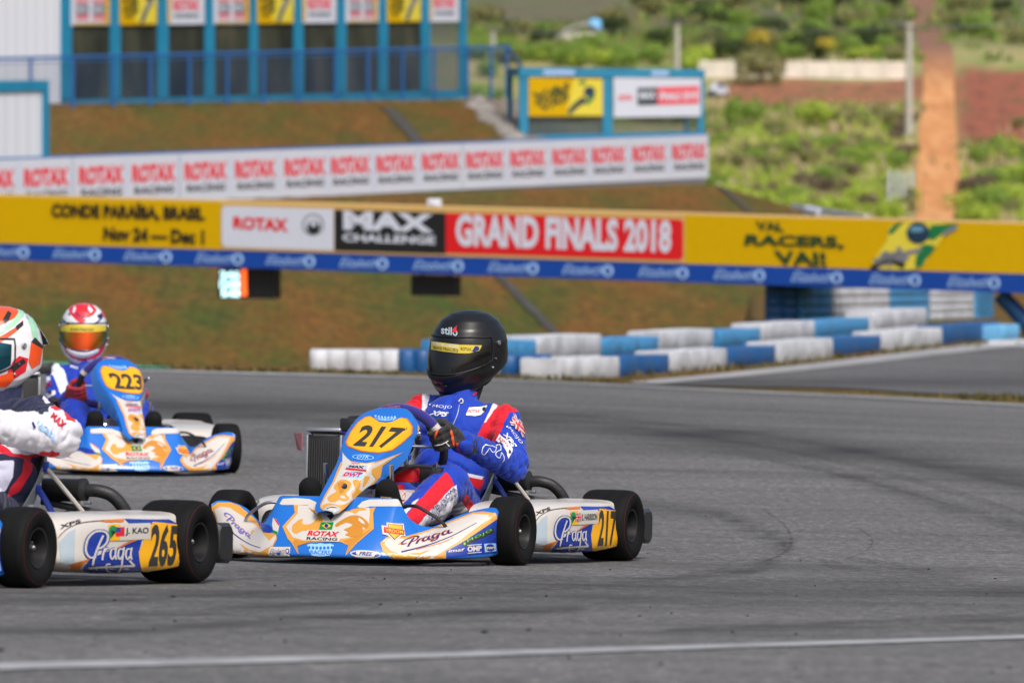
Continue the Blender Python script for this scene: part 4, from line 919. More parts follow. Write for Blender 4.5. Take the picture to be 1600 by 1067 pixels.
# rubble at the end of the deck, grass along the track edge
rk = MB(); rr = random.Random(3); stone = mat('grey_rubble', (.26, .24, .22), .9, var=.35, vscale=4)
for _ in range(95):
    px = rr.uniform(736, 812); t = (px - 736) / 76; py = 152 + 66 * t ** .9 + rr.uniform(-10, 16); p = G(px, py, 100)
    if 110 < p.y < 170: rk.ball(p, (rr.uniform(.08, .26), rr.uniform(.08, .26), rr.uniform(.06, .18)), stone, 7)
tag(rk.build('rubble', ang=180), kind='stuff')
gm_ = leaf_mat('verge_grass', (.10, .095, .02), (.22, .17, .05)); gb2 = MB(); rr = random.Random(5)
def blades(px, py, n, h, sp=.15):
    p = G(px, py, 30)
    for _ in range(n):
        q = p + Vector((rr.gauss(0, sp), rr.gauss(0, sp), 0)); q.z = zt(q.x, q.y); a = rr.uniform(0, 6.28); l = h * rr.uniform(.5, 1.2); d = Vector((cos(a), sin(a), 0)) * l * .5; s = Vector((-sin(a), cos(a), 0)) * .012
        gb2.add([q - s, q + s, q + d * .5 + Vector((0, 0, l * .7)) + s * .6, q + d + Vector((0, 0, l)), q + d * .5 + Vector((0, 0, l * .7)) - s * .6], [(0, 1, 2, 3, 4)], gm_)
for x in range(210, 1000, 3): blades(x + rr.uniform(-2, 2), EDGE(x) - rr.uniform(1.6, 4), 2, .05)
for x in range(1180, 1610, 9): blades(x, EDGE(x) - rr.uniform(2, 5), 1, .03)
for _ in range(30): blades(rr.gauss(1550, 22), rr.uniform(621, 627), 4, .06)
for x in range(880, 1560, 8): blades(x, 592 - 60 * max(0, (x - 930) / 640) + rr.uniform(0, 6), 4, .07)
tag(gb2.build('grass', ang=180), kind='stuff')

# low scrub and dry grass covering the far slope between the bushes
sc = MB(); rr = random.Random(21); cov = [leaf_mat('scrub_cover_' + n, a, b) for n, a, b in (('lime', (.30, .40, .05), (.62, .70, .16)), ('olive', (.24, .24, .09), (.48, .44, .19)), ('straw', (.46, .36, .19), (.72, .60, .38)), ('green', (.13, .22, .04), (.32, .44, .10)))]
for _ in range(4200):
    px = rr.uniform(730, 1660); lowz = px > 1100 and rr.random() < .72; py = rr.uniform(172, 350) if lowz else rr.uniform(2, 96)
    hw = 44 + (py - 100) * .02 if py > 100 else 20
    if abs(px - (1466 if py > 90 else 1438 + py * .3)) < hw or (px > 1490 and 105 < py < 225 and rr.random() < .96): continue
    if not lowz and px < 1000 and py < 45: continue
    r = ray(px, py); Yg = None
    p = G(px, py, 380 if py > 100 else 505); s_ = FPX / p.y
    if p.y < 300: continue
    if noise.noise(Vector((px * .017, py * .03, 9))) > .08 and rr.random() < .93: continue
    n0 = noise.noise(Vector((px * .012, py * .02, 4))); k = 0 if n0 > -.02 and py > 200 else (1 if n0 > -.05 else (2 if n0 > -.3 and py > 90 else 3)); k = rr.choice([k, k, 2, 0]) if py > 100 else rr.choice([k, 1, 3, 3])
    for _q in range(5):
        w_ = rr.uniform(.25, .8); h_ = rr.uniform(.25, .9); a = rr.uniform(0, 3.14); q = p + Vector((rr.gauss(0, .7), rr.gauss(0, 1.2), 0)); q.z = zt(q.x, q.y) - .05; d = Vector((cos(a), sin(a) * .5, 0)) * w_; ln = Vector((rr.uniform(-.2, .2), rr.uniform(-.3, .1), 0))
        sc.add([q - d * .5, q + d * .5, q + d * .35 + ln + Vector((0, 0, h_)), q + ln * 1.3 + Vector((0, 0, h_ * 1.25)), q - d * .4 + ln + Vector((0, 0, h_ * .8))], [(0, 1, 2, 3, 4)], cov[k])
tag(sc.build('scrub_cover', ang=180), kind='stuff')
# ------------------------------------------------------------------ racing karts (local axes: x to the driver's left, -y forward, z up)
def pose(ox, oy, yaw):
    c, s = cos(yaw), sin(yaw)
    def wp_(x, y): X = ox + x*c - y*s; Yw = oy + x*s + y*c; return Vector((X, Yw, zt(X, Yw) + .012))
    fl, fr, rl, rr = wp_(.57, -.525), wp_(-.57, -.525), wp_(.6, .525), wp_(-.6, .525)
    f, b, l, r = (fl + fr) / 2, (rl + rr) / 2, (fl + rl) / 2, (fr + rr) / 2
    X = (l - r).normalized(); Yv = (b - f).normalized(); Z = X.cross(Yv).normalized(); Yv = Z.cross(X)
    o = (f + b) / 2
    return Matrix(((X.x, Yv.x, Z.x, o.x), (X.y, Yv.y, Z.y, o.y), (X.z, Yv.z, Z.z, o.z), (0, 0, 0, 1)))
K217 = pose(-.357, 22.044, R(-20.5)); K265 = pose(-1.883, 18.78, R(-22.8)); K223 = pose(-2.197, 30.32, R(14.6))
KI = K217.inverted()
kblue = paint('kart_blue', (30, 108, 198), .25, .35, scuff=.42); kroyal = paint('kart_royal_blue', (20, 52, 150), .28, .3, scuff=.42); kgold = paint('kart_gold', (212, 152, 62), .32, .2, scuff=.42); kamber = paint('kart_dark_gold', (194, 130, 40), .32, .2); kwhite = paint('kart_white', (203, 197, 189), .3, .3, scuff=.42)
kyel = paint('number_yellow', (238, 172, 14), .38, .1, scuff=.42); korange = paint('kart_orange', (206, 112, 22), .35, .2); kred = paint('sticker_red', (206, 22, 44), .35, .2); kink = mat('sticker_black', (.02, .02, .022), .4); kdig = mat('number_black', (.035, .033, .03), .45)
kgreen = paint('sticker_green', (0, 132, 62), .35, .1); klime = mat('sticker_lime', lin((96, 200, 60)), .4); kpale = paint('sticker_pale_blue', (150, 196, 240), .35, .1); kgrey = paint('sticker_grey', (168, 182, 192), .35, .1); knavy = paint('sticker_navy', (26, 40, 110), .35, .1)
tyre_m, tt, tbs, tco = newmat('slick_rubber', .62); _tc = tt.nodes.new('ShaderNodeTexCoord').outputs['Object']
tt.links.new(mixc(tt, .9, (.010, .010, .0104), ramp(tt, noise_node(tt, scaled(tt, _tc, (14, 5, 5)), 1., 6, .75), [(.3, (.6,) * 3), (.55, (1,) * 3), (.75, (1.6, 1.5, 1.4))]), 'MULTIPLY'), tbs.inputs['Base Color']); tbs.inputs['Specular IOR Level'].default_value = .10; tbs.inputs['Roughness'].default_value = .7; bump_in(tt, tbs, noise_node(tt, scaled(tt, _tc, (60, 60, 60)), 1., 4, .7), .25, .004)
rim_m = mat('black_magnesium', (.022, .022, .024), .42, .3, var=.15); rline = mat('tyre_red_line', lin((92, 18, 22)), .7); chrome = mat('chrome', (.62, .62, .63), .18, 1.); steel = mat('dull_steel', (.34, .34, .35), .38, .9, var=.15)
plast = mat('black_plastic', (.018, .018, .02), .42, var=.15); blkm = mat('matt_black', (.014, .014, .015), .55, var=.2, bump=.15, bscale=90); suede = mat('blue_suede', lin((36, 30, 118)), .9, sheen=.5, bump=.2, bscale=220); fibre = mat('grey_fibreglass', lin((150, 156, 150)), .35, coat=.2, var=.12, vscale=30)
alu = mat('raw_aluminium', (.52, .53, .55), .35, .9, var=.12); rad_m = mat('radiator_core', (.09, .09, .092), .5, .5); frame_blue = paint('frame_blue', (24, 60, 170), .3, .2)
St = lambda mb, shp, m, ly, L=6: stick(mb, shp, m, ly, KI, L, .0006, .0012, .3)
def tx(mb, body, m, ly, bl, br, tr, tl, bold=.02, shear=0., L=5, spacing=1.): St(mb, quad(text2d(body, bold, shear, spacing), bl, br, tr, tl), m, ly, L)
def Lz(rows, nu, nv):
    """smooth grid through control rows"""
    a = [crom(r, nv) for r in rows]; cols_ = [crom([r[j] for r in a], nu) for j in range(len(a[0]))]
    return [[cols_[j][i] for j in range(len(a[0]))] for i in range(len(cols_[0]))]

def build_wheel(par, x, y, Rr, wd, rimr):
    s = 1 if x > 0 else -1; M = Matrix.Translation((x, y, Rr)) @ Matrix.Diagonal((s, 1, 1, 1)); h = wd / 2
    w_ = MB()
    w_.lathe([(h*.80, rimr - .002), (h*.86, rimr), (h*.84, rimr - .006), (h*.5, rimr - .012), (-.1*h, rimr - .016), (-.15*h, rimr*.5), (.1*h, rimr*.44), (.12*h, .018), (.5*h, .017), (.56*h, .012), (.56*h, .0005)], M, rim_m, 32)
    w_.lathe([(-h*.8, rimr - .002), (-h*.5, rimr - .012), (-.2*h, rimr*.6), (-.25*h, .001)], M, rim_m, 28)
    for k in range(3): a = 2*pi*k/3 + .4; w_.ball(M @ Vector((.15*h, cos(a)*rimr*.62, sin(a)*rimr*.62)), .006, steel, 8)
    w_.ball(M @ Vector((.56*h, 0, 0)), .009, steel, 8)
    wo = w_.build('wheel', par, 35)
    t = MB(); prof = [(.78, rimr), (.86, rimr + .004), (.94, rimr + .018), (1.0, rimr + .034), (.99, Rr - .024), (.93, Rr - .010), (.82, Rr - .003), (.6, Rr), (0, Rr + .001)]
    prof = [(a*h, r) for a, r in prof] + [(-a*h, r) for a, r in reversed(prof[:-1])]
    t.lathe([p for p in prof], M, tyre_m, 56); t.lathe([(.955*h + .0008, Rr - .0135), (.962*h + .0008, Rr - .0147)], M, rline, 56)
    if s < 0: 
        for k in range(len(t.f)): t.f[k] = tuple(reversed(t.f[k]))
    t.build('tyre', wo, 180)
    return wo

NOSE_X = [0, .10, .19, .236, .256, .295, .35, .44, .52, .565, .585]
NT = [(-.855, .250), (-.855, .250), (-.855, .249), (-.85, .246), (-.848, .218), (-.84, .165), (-.775, .146), (-.695, .194), (-.668, .217), (-.682, .219), (-.697, .205)]
NF = [(-.888, .220), (-.888, .220), (-.887, .219), (-.885, .214), (-.882, .190), (-.875, .143), (-.815, .125), (-.74, .170), (-.712, .193), (-.705, .190), (-.70, .170)]
NA = [(-.955, .158), (-.953, .158), (-.945, .155), (-.937, .148), (-.932, .138), (-.92, .112), (-.88, .098), (-.82, .122), (-.762, .140), (-.715, .138), (-.690, .122)]
NB = [(-1.02, .092), (-1.018, .092), (-1.005, .09), (-.99, .088), (-.98, .084), (-.958, .075), (-.925, .068), (-.865, .078), (-.792, .088), (-.72, .088), (-.668, .085)]
NC = [(-1.06, .034), (-1.055, .034), (-1.042, .034), (-1.024, .034), (-1.015, .034), (-.99, .034), (-.957, .034), (-.888, .035), (-.802, .038), (-.712, .043), (-.635, .05)]
ND = [(-1.02, .026), (-1.015, .026), (-1.0, .026), (-.98, .026), (-.97, .026), (-.945, .026), (-.91, .026), (-.845, .028), (-.765, .032), (-.685, .038), (-.615, .046)]
def nose_mesh():
    mb = MB(); right = [[(x - (.03 * (j / 5) if i == 10 else (.012 * j / 5 if i == 9 else 0)), t[i][0], t[i][1]) for j, t in enumerate((NT, NF, NA, NB, NC, ND))] for i, x in enumerate(NOSE_X)]
    left = [[(-p[0], p[1], p[2]) for p in r] for r in reversed(right[1:])]
    mb.grid(Lz(left + right, 5, 5), kblue); mb.tree()
    P_ = lambda pts, m, ly, sm=0, L=7: St(mb, poly2d(pts, sm), m, ly, L)
    # pale flange along the top edge, both sides
    P_([(558, 792), (566, 784), (577, 780.5), (621, 780), (631, 783), (641, 796), (644, 802), (638, 800), (629, 791), (578, 791.5), (566, 795)], kwhite, 1)
    P_([(437, 787), (442, 779.5), (462, 778), (484, 780), (497, 786), (500, 795), (486, 792), (480, 789), (440, 789)], kwhite, 1)
    # centre field
    P_([(459, 789), (480, 789.5), (499, 796), (516, 802), (548, 798), (566, 795.5), (587, 792.5), (583, 802), (584, 826), (556, 850), (540, 868), (544.5, 852), (528, 845), (476, 848), (464, 853), (468, 869), (456, 848), (450, 842), (441.5, 822.5), (461, 801)], kgold, 1)
    P_([(466, 789.5), (484, 790.5), (500, 797), (517, 803.5), (548, 799.5), (577, 793), (578, 801), (576, 823), (546, 840), (530, 843), (477, 845), (458, 840), (447, 823), (465, 803)], kwhite, 2)
    P_([(461, 843), (476, 846), (492, 846), (478, 849), (465, 853), (467, 866), (458, 848)], kamber, 2); P_([(536, 845), (560, 838), (582, 825), (556, 848), (540, 866), (545, 852)], kamber, 2)
    # rampant beast ornaments, then a notch's shade in black
    P_([(457, 822), (462, 817), (468, 812), (474, 812), (472, 818), (480, 820), (489, 817), (496, 808), (491, 802), (486, 799), (496, 802), (505, 812), (504, 822), (497, 828), (486, 829), (472, 830), (464, 834), (457, 831)], kgold, 3, 2)
    P_([(482, 793), (494, 799), (502, 805), (498, 806), (488, 800)], kamber, 3)
    P_([(524, 820), (534, 813), (548, 806), (561, 806), (571, 812), (577, 820), (572, 826), (566, 823), (568, 830), (562, 838), (550, 839), (539, 836), (545, 832), (537, 828), (546, 824), (551, 820), (541, 817), (532, 821), (526, 824)], kamber, 3, 2)
    P_([(561, 809), (568, 814), (571, 820), (565, 818), (560, 813)], kwhite, 4); P_([(548, 797), (566, 793), (574, 797), (562, 798), (556, 803), (548, 800)], kgold, 3)
    P_([(510, 806), (517, 813), (523, 806), (527, 803), (516, 804)], kink, 3)  # dark V painted as the shade in the notch under the panel tip
    # flag and words
    P_([(502, 816.5), (522, 816.5), (519, 828), (498.5, 828)], kgreen, 4, 0, 4); P_([(503, 822.3), (511, 818), (518, 822.3), (510, 826.6)], kyel, 5, 0, 4); St(mb, ell2d(510.5, 822.3, 3, 3), kroyal, 6, 3)
    P_([(480.5, 828.5), (535, 830), (530, 847), (477, 845)], kwhite, 4, 0, 6); tx(mb, 'ROTAX', kred, 5, (480, 837.5), (528, 839.5), (531.5, 831.5), (482, 829.5), .05, .15, 4); tx(mb, 'RACING', kink, 5, (479, 844.2), (527, 845.5), (528, 840.8), (480, 839.3), .03, 0, 4)
    P_([(480, 851), (486, 849), (493, 850), (501, 848.5), (509, 850), (516, 849), (522, 851.5), (518, 863), (515, 867.5), (500, 869), (487, 867), (484, 862)], kpale, 1, 0, 5)
    for k in range(7): St(mb, ell2d(483.5 + 5.9*k, 855.5 + .8*sin(pi*k/6), 2.1, 2.6, 10), kblue, 2, 3)
    tx(mb, 'RACERS', kblue, 2, (486, 865.5), (515, 866.5), (517, 860), (485, 859.5), .02, 0, 4)
    St(mb, ell2d(571, 865.5, 24, 6, 24, .06), kwhite, 1, 5); tx(mb, 'FREE', kroyal, 2, (561, 867.5), (582, 868), (583, 862.5), (562, 862), .03, .2, 4); P_([(549, 864), (557, 861.5), (556, 864.5), (560, 867), (552, 866)], kroyal, 2, 0, 4); P_([(594, 866.5), (587, 863), (587, 866), (583, 870), (590, 869.5)], kroyal, 2, 0, 4)
    # near wing
    P_([(594, 848), (606, 838), (632, 838.5), (667.5, 828.5), (739, 800.5), (754, 799), (775, 802), (777.5, 810), (724, 846), (696, 861), (697, 871.5), (683, 873), (636, 876), (612, 872), (598, 861)], kgold, 1)
    P_([(600, 850), (607, 841), (633, 841.5), (667.5, 831.5), (740, 803), (764, 804), (761, 812), (719, 844), (684, 866), (682, 871), (637, 874), (672, 859), (656, 864), (625, 866), (609, 860)], kwhite, 2)
    P_([(625, 866), (656, 865), (672, 860), (640, 874), (620, 873), (600, 862), (609, 861)], kgold, 3)
    St(mb, quad(fat_script2d(.30), (624, 863), (712, 834.5), (711, 819), (628, 843.5)), korange, 3, 5); St(mb, quad(script2d(), (624, 863), (712, 834.5), (711, 819), (628, 843.5)), knavy, 4, 5)
    St(mb, stroke2d([(627, 862.5), (665, 853), (705, 838), (745, 817)], lambda t: 2.4 * (1 - t * .7), 5), knavy, 3, 5); St(mb, stroke2d([(622, 851), (634, 843), (644, 841.5)], 1.2, 4), korange, 3, 5); St(mb, stroke2d([(650, 859), (690, 848), (708, 840)], 1.2, 4), korange, 3, 5)
    P_([(698, 862), (724, 847), (777.5, 811), (781, 862), (697, 871)], kroyal, 1)
    P_([(722, 847.5), (768.5, 824), (773, 831), (724.5, 854)], kink, 2); tx(mb, 'MOJO', klime, 3, (731, 848), (769.5, 829.5), (767, 825.5), (728.5, 844), .0, .1, 5, 1.15); St(mb, ell2d(725.5, 849.5, 1.8, 2), klime, 3, 4)
    tx(mb, 'imaf', kwhite, 2, (700, 863), (724, 860.5), (726, 856), (702, 858), .02); P_([(730, 851.4), (752, 849.2), (752, 850.4), (730, 852.6)], kwhite, 2); P_([(730.5, 863.2), (752, 861.4), (752, 862.6), (730.5, 864.4)], kwhite, 2); tx(mb, 'OMP', kwhite, 2, (730, 861.8), (752, 860), (752, 851.6), (730, 853.6), .05)
    P_([(755.5, 849), (774, 848), (775, 860.5), (757, 862)], kpale, 2); St(mb, ell2d(765, 855, 7, 5.6, 18), kroyal, 3, 4); tx(mb, 'bwt', kwhite, 4, (757, 858), (773.5, 857), (773, 851.5), (756.5, 852.5), .04)
    # shield
    P_([(604, 816.5), (616, 818), (630, 818.5), (631, 827), (633, 838), (627, 838), (616, 847), (606, 837), (597.5, 835), (596, 821), (604, 822)], kwhite, 4); P_([(606, 818.5), (616, 819.8), (628.5, 820.5), (628, 833), (616, 844), (606.5, 834)], kink, 5); P_([(607, 819.5), (616, 820.8), (627.5, 821.5), (627, 832.5), (616, 842.5), (607.5, 833.5)], kyel, 6); P_([(600, 824), (631, 829), (631, 836.5), (600, 832.5)], kred, 7); tx(mb, 'VROOM', kyel, 8, (602, 831.5), (629, 835), (629, 830), (602, 826), .03)
    # far wing
    P_([(329, 793), (340, 785), (360, 785), (374, 790), (400, 812), (412, 832), (423, 833), (432, 833), (433, 842), (428, 852), (419, 868), (400, 870), (385, 868), (364, 864), (338, 817)], kgold, 1)
    P_([(335.5, 796.5), (344, 792), (359, 793.5), (403, 823), (421, 845), (431, 835.5), (431.5, 842), (426, 852), (408, 862), (397, 866.5), (380, 867), (364, 862.5), (352, 842), (343, 819)], kwhite, 2)
    P_([(404, 816), (421, 820.5), (428, 828), (420, 832), (413, 830)], kroyal, 2); P_([(375, 849), (392, 860), (410, 862.5), (420, 858), (417, 867), (398, 869), (388, 864)], kgold, 3)
    St(mb, quad(fat_script2d(.30), (347, 813), (393, 846.5), (399, 836), (353, 799)), korange, 3, 5); St(mb, quad(script2d(), (347, 813), (393, 846.5), (399, 836), (353, 799)), paint('script_blue', (60, 110, 200), .35, .1), 4, 5)
    St(mb, stroke2d([(350, 817), (368, 836), (390, 850), (408, 856)], lambda t: 2.0 * (1 - t * .6), 5), knavy, 3, 5)
    P_([(422.5, 854.5), (454, 854.5), (453, 867.8), (418.5, 867.8)], kwhite, 2); tx(mb, 'Elizabeth', knavy, 3, (422, 864.5), (445, 864.5), (446, 857.5), (424, 857.5), -.005, .2, 4); St(mb, ell2d(449.5, 861, 3, 4), knavy, 3, 3); St(mb, ell2d(449.5, 861, 1.7, 2.4), kwhite, 4, 3)
    P_([(427, 809), (432, 811), (437, 820), (434, 836), (428, 833), (425.5, 820)], kwhite, 2); P_([(428, 809.5), (432, 811.5), (437, 820), (436, 822)], kred, 3); P_([(426, 828), (434.5, 831), (434, 836), (428, 833)], kgreen, 3)
    k = len(mb.v); return mb
def panel_pt(v, a, drop=0.):
    """front number panel: v along the slope from tip to top, a across"""
    y = -.985 + .68 * v; z = .197 + .405 * v + .015 * sin(pi * v)
    return Vector((a, y, z)) + Vector((0, .507, -.862)) * drop
def panel_mesh(num):
    HW = Curve([(0, .030), (.02, .044), (.07, .056), (.2, .062), (.4, .070), (.55, .092), (.72, .114), (.85, .112), (.92, .090), (.957, .062)])
    EX = Curve([(0, .003), (.05, .004), (.15, .006), (.3, .012), (.45, .022), (.6, .030), (.75, .026), (.9, .022), (1., .016)]); DR = Curve([(0, .010), (.05, .012), (.15, .022), (.3, .045), (.45, .085), (.6, .085), (.75, .055), (.9, .04), (1., .03)])
    rows_ = []
    for i in range(49):
        v = (i / 48) * .957; h, e, d = HW(v), EX(v), DR(v); r = []
        for k in range(-14, 15):
            q = abs(k) / 14; s = 1 if k >= 0 else -1
            if q <= .62: r.append(panel_pt(v, s * h * q / .62, .006 * (q / .62) ** 2))
            else: t = (q - .62) / .38; r.append(panel_pt(v, s * (h + e * t), .006 + d * t ** 1.25))
        rows_.append(r)
    mb = MB(); mb.grid(rows_, kblue); mb.tree()
    P_ = lambda pts, m, ly, sm=0, L=3.5: St(mb, poly2d(pts, sm), m, ly, L)
    pl = [(571, 653), (578.7, 651.5), (585, 655), (592, 660), (602, 661.5), (612, 660), (625.5, 653.7), (635, 655.6), (642.4, 667), (641.5, 678), (627.4, 691), (612, 702.5), (592, 707), (577, 706), (563.7, 704), (545, 697), (542, 691), (548.7, 676), (560, 661)]
    cx, cy = 593, 680; P_([(cx + (x - cx) * 1.045, cy + (y - cy) * 1.05) for x, y in pl], korange, 1); P_(pl, kyel, 2)
    tx(mb, num, kdig, 3, (551.5, 698), (608.5, 701.5), (636, 669.5), (566.5, 664.5), .034)
    for k in range(7): St(mb, ell2d(587 + 5*k, 650.2 + .3*k + 1.2*sin(pi*k/6), 1.7, 1.6, 9), kpale, 1, 3)
    P_([(585, 652.5), (600, 653.5), (620, 653), (615, 657), (602, 658.2), (590, 656.6)], kpale, 1, 0, 4); tx(mb, 'RACERS', kblue, 2, (590, 656.4), (613, 656.8), (617, 653.8), (588, 653.3), 0, 0, 3)
    St(mb, ell2d(567.5, 714.6, 17, 4.2, 26, .06), kpale, 1, 4); St(mb, ell2d(567.5, 714.6, 15.4, 3.2, 26, .06), kblue, 2, 4); tx(mb, 'OTK', kpale, 3, (556, 716.6), (576, 717), (580, 712.6), (560, 712.2), .03, 0, 3)
    P_([(533.5, 705), (541, 715), (549, 721), (572, 724), (586, 721.5), (629, 706.5), (612, 717), (597, 728), (594, 745), (586, 753), (575, 765), (560, 785), (545, 798.5), (534, 803), (521, 804), (508, 800.5), (501, 794), (500.5, 788.5), (508, 773), (520, 753), (526, 738), (533, 722), (541, 722)], kgold, 1)
    P_([(535.5, 709), (548.5, 722.5), (572, 725), (587, 723.5), (618, 711), (594, 726), (581, 733), (579.5, 740), (586, 748.5), (574, 762.5), (559, 783), (545, 796), (534, 801), (521, 802.5), (509, 799), (503, 793), (503, 788), (511, 773), (523, 753), (529.5, 738), (535, 726)], kwhite, 2)
    P_([(524, 757), (533, 750), (543, 751), (549, 756), (546, 765), (540, 771), (545, 778), (538, 784), (530, 781), (524, 785), (515, 784), (512, 778), (520, 772), (526, 768), (522, 763)], kgold, 3, 2); P_([(551, 752), (559, 750), (563, 756), (560, 764), (565, 768), (560, 776), (552, 781), (549, 772), (555, 765)], kgold, 3, 2)
    P_([(504, 790), (516, 786.5), (530, 790), (542, 786), (551, 779), (554, 785), (541, 797), (528, 800.5), (514, 799), (506, 795)], kgold, 3, 2); P_([(528, 756), (536, 753), (541, 758), (535, 762), (538, 768), (531, 772), (530, 765)], kamber, 4, 2); P_([(531, 776), (538, 775), (540, 780), (533, 779)], kwhite, 4, 2); P_([(569, 744), (577, 745), (574, 752), (566, 762), (567, 752)], kgold, 3, 2)
    P_([(580, 733), (593, 726.5), (606, 718), (597, 728), (593, 740), (589, 749), (586, 747), (580, 740)], kgold, 3)
    P_([(652, 664), (656.5, 672), (657.5, 690), (655, 704), (650, 711), (648, 714), (652, 700), (654, 684), (652, 672)], kgold, 1)
    St(mb, ell2d(519, 796.5, 11.5, 6.2, 24, -.05), kgrey, 4, 4); St(mb, ell2d(519, 795, 8, 3.6, 18, -.05), kwhite, 5, 4); St(mb, stroke2d([(511, 796), (517, 793.5), (526, 794.5)], 1.2, 3), kink, 6, 3)
    St(mb, ell2d(538.4, 760.6, 4.6, 4.6, 16), kink, 4, 4); St(mb, ell2d(537.4, 758.8, 1.7, 1.4, 10), chrome, 5, 3)
    P_([(541, 727), (574.5, 728), (571, 737.5), (539, 734)], kwhite, 3); tx(mb, 'ROTAX', kred, 4, (549, 725.6), (562, 726), (563, 724), (550, 723.6), .02, 0, 3); P_([(541, 731.5), (572.5, 735), (574, 728.5), (543.5, 727)], kgrey, 4); tx(mb, 'MAX', kink, 5, (545, 731), (568, 733.6), (570, 729), (547, 728), .05); P_([(540, 734.2), (571.5, 737.8), (572.3, 735), (541, 731.6)], kred, 5)
    P_([(534, 745), (544, 737), (568, 739.5), (566, 748)], kpale, 3); tx(mb, 'DWT', kred, 5, (535.5, 744.4), (563.5, 746.8), (566, 740.8), (540, 738.4), .05, .1); P_([(545, 737), (567, 739), (566.5, 740.6), (556, 739)], kroyal, 4)
    mb2 = MB(); k = len(mb.v)
    return mb
SPS = [(-.375, [(.34, .19), (.47, .185), (.505, .165), (.515, .125), (.505, .09), (.44, .08)]), (-.345, [(.34, .212), (.50, .208), (.555, .185), (.57, .12), (.565, .08), (.47, .065)]), (-.27, [(.34, .228), (.53, .226), (.598, .20), (.618, .13), (.612, .07), (.52, .05)]), (-.1, [(.34, .236), (.56, .236), (.628, .212), (.645, .13), (.642, .06), (.55, .042)]),
       (.12, [(.34, .233), (.58, .234), (.642, .214), (.657, .13), (.656, .053), (.57, .038)]), (.30, [(.36, .236), (.60, .232), (.65, .212), (.662, .135), (.662, .055), (.58, .042)]), (.40, [(.40, .236), (.61, .234), (.655, .205), (.664, .14), (.665, .062), (.60, .05)]), (.445, [(.43, .240), (.63, .238), (.655, .20), (.664, .14), (.665, .068), (.61, .06)])]
def pod_mesh(side, num, name, flag):
    mb = MB(); rows_ = Lz([[(x, y, z) for x, z in pr] for y, pr in SPS], 6, 5); mb.grid(rows_, kwhite)
    mb.add(rows_[0], [tuple(range(len(rows_[0])))], plast); mb.add(rows_[-1], [tuple(reversed(range(len(rows_[-1]))))], kroyal); mb.tree()
    if side < 0:
        mb.v = [Vector((-p.x, p.y, p.z)) for p in mb.v]; mb.f = [tuple(reversed(f)) for f in mb.f]; mb.tree()
        tx(mb, 'XPS', kink, 1, (396, 772), (402, 789), (406, 786), (402, 772), .02); return mb
    P_ = lambda pts, m, ly, sm=0, L=7: St(mb, poly2d(pts, sm), m, ly, L)
    P_([(861, 859), (873, 843), (901, 829), (913, 820), (926, 817), (923, 834.5), (926, 860.5), (904.5, 866), (880, 866.5), (866, 865)], kroyal, 1); P_([(906, 791), (932, 791.5), (952, 791), (962, 797), (936, 797), (912, 797)], kroyal, 1)
    P_([(876.5, 793.5), (906, 791), (906, 795), (890, 796)], korange, 1, 0, 5); P_([(845, 852), (860, 848), (874, 843), (862, 853), (856, 861), (848, 858)], korange, 1); P_([(897.5, 831), (912, 820.5), (926, 816), (912, 823.5), (900, 831)], korange, 2)
    P_([(836, 823), (846, 810), (854.5, 804), (854.5, 851), (846, 853), (838, 848)], kgrey, 1)
    P_([(925.5, 861), (922.5, 834.5), (936, 794.5), (964.5, 798), (963.5, 852)], kyel, 2); tx(mb, num, kdig, 3, (932.5, 854), (960, 851.5), (963, 798), (935.5, 796.5), .036)
    P_([(902, 798), (933.4, 796.2), (934, 817.4), (902.6, 819.6)], kwhite, 3); P_([(890.5, 798.8), (902.5, 798), (902.5, 819.6), (891.4, 820)], kyel, 3); P_([(891, 803), (896, 800), (900, 806), (896, 812), (892, 818)], kgreen, 4, 2, 4); P_([(893, 806), (898, 808), (894, 815)], kink, 5)
    tx(mb, name, kink, 4, (908, 813.3), (932, 812.2), (932, 802), (908, 803), .03)
    if flag == 'uk': union_flag(lambda s, m, ly: St(mb, s, m, ly, 4), (898, 814), (906.5, 813.6), (906.5, 801.6), (898, 802.4), 4)
    else: P_([(898, 802.4), (907, 801.8), (907, 813.6), (898, 814.4)], kred, 4); P_([(898, 802.4), (902.5, 802.1), (902.5, 808), (898, 808.3)], kroyal, 5)
    q = ((865, 868), (919, 861.5), (919, 800), (865, 806.5))
    it = []
    big = [([(874, 852), (877, 838), (881, 824), (885, 813)], 2.4), ([(878, 841.5), (871, 842), (866.5, 833), (868.5, 818), (876, 808.5), (886, 808), (890, 814), (888.5, 823), (883, 829.5), (880, 830)], 2.6)]
    def praga(wd, m, ly):
        for pts, wf in big: St(mb, stroke2d(pts, wd * wf / 2.4, 5), m, ly, 5)
        for x0 in (884, 892.5, 900.5, 908.5):
            if x0 == 884: pl_ = [[(884.5, 846), (885.5, 837), (887, 829.5)], [(886.5, 835), (889, 830.5), (891.5, 830.5)]]
            else: pl_ = [[(x0 + 5.4, 831), (x0 + 1.6, 831.5), (x0 + .5, 839), (x0 + 2.4, 844.5), (x0 + 5, 840)], [(x0 + 6.4, 829), (x0 + 5.6, 838), (x0 + 6.8, 845)]]
            if x0 == 900.5: pl_[1] = [(907, 828.5), (906, 840), (904, 855), (898, 861), (889.5, 859), (889, 851.5), (893, 851)]
            for p in pl_: St(mb, stroke2d(p, wd * .85, 5), m, ly, 5)
        St(mb, stroke2d([(869, 855.5), (890, 854), (918, 852.8)], wd, 3), m, ly, 6); St(mb, stroke2d([(918, 853), (913, 846)], wd, 2), m, ly, 6)
    P_([(868, 822), (873, 811), (880, 808), (889, 812), (886, 825), (879, 832), (874, 841), (869, 838), (867, 831)], kroyal, 2, 2, 5); praga(4.2, kroyal, 3); praga(2.2, kwhite, 4)
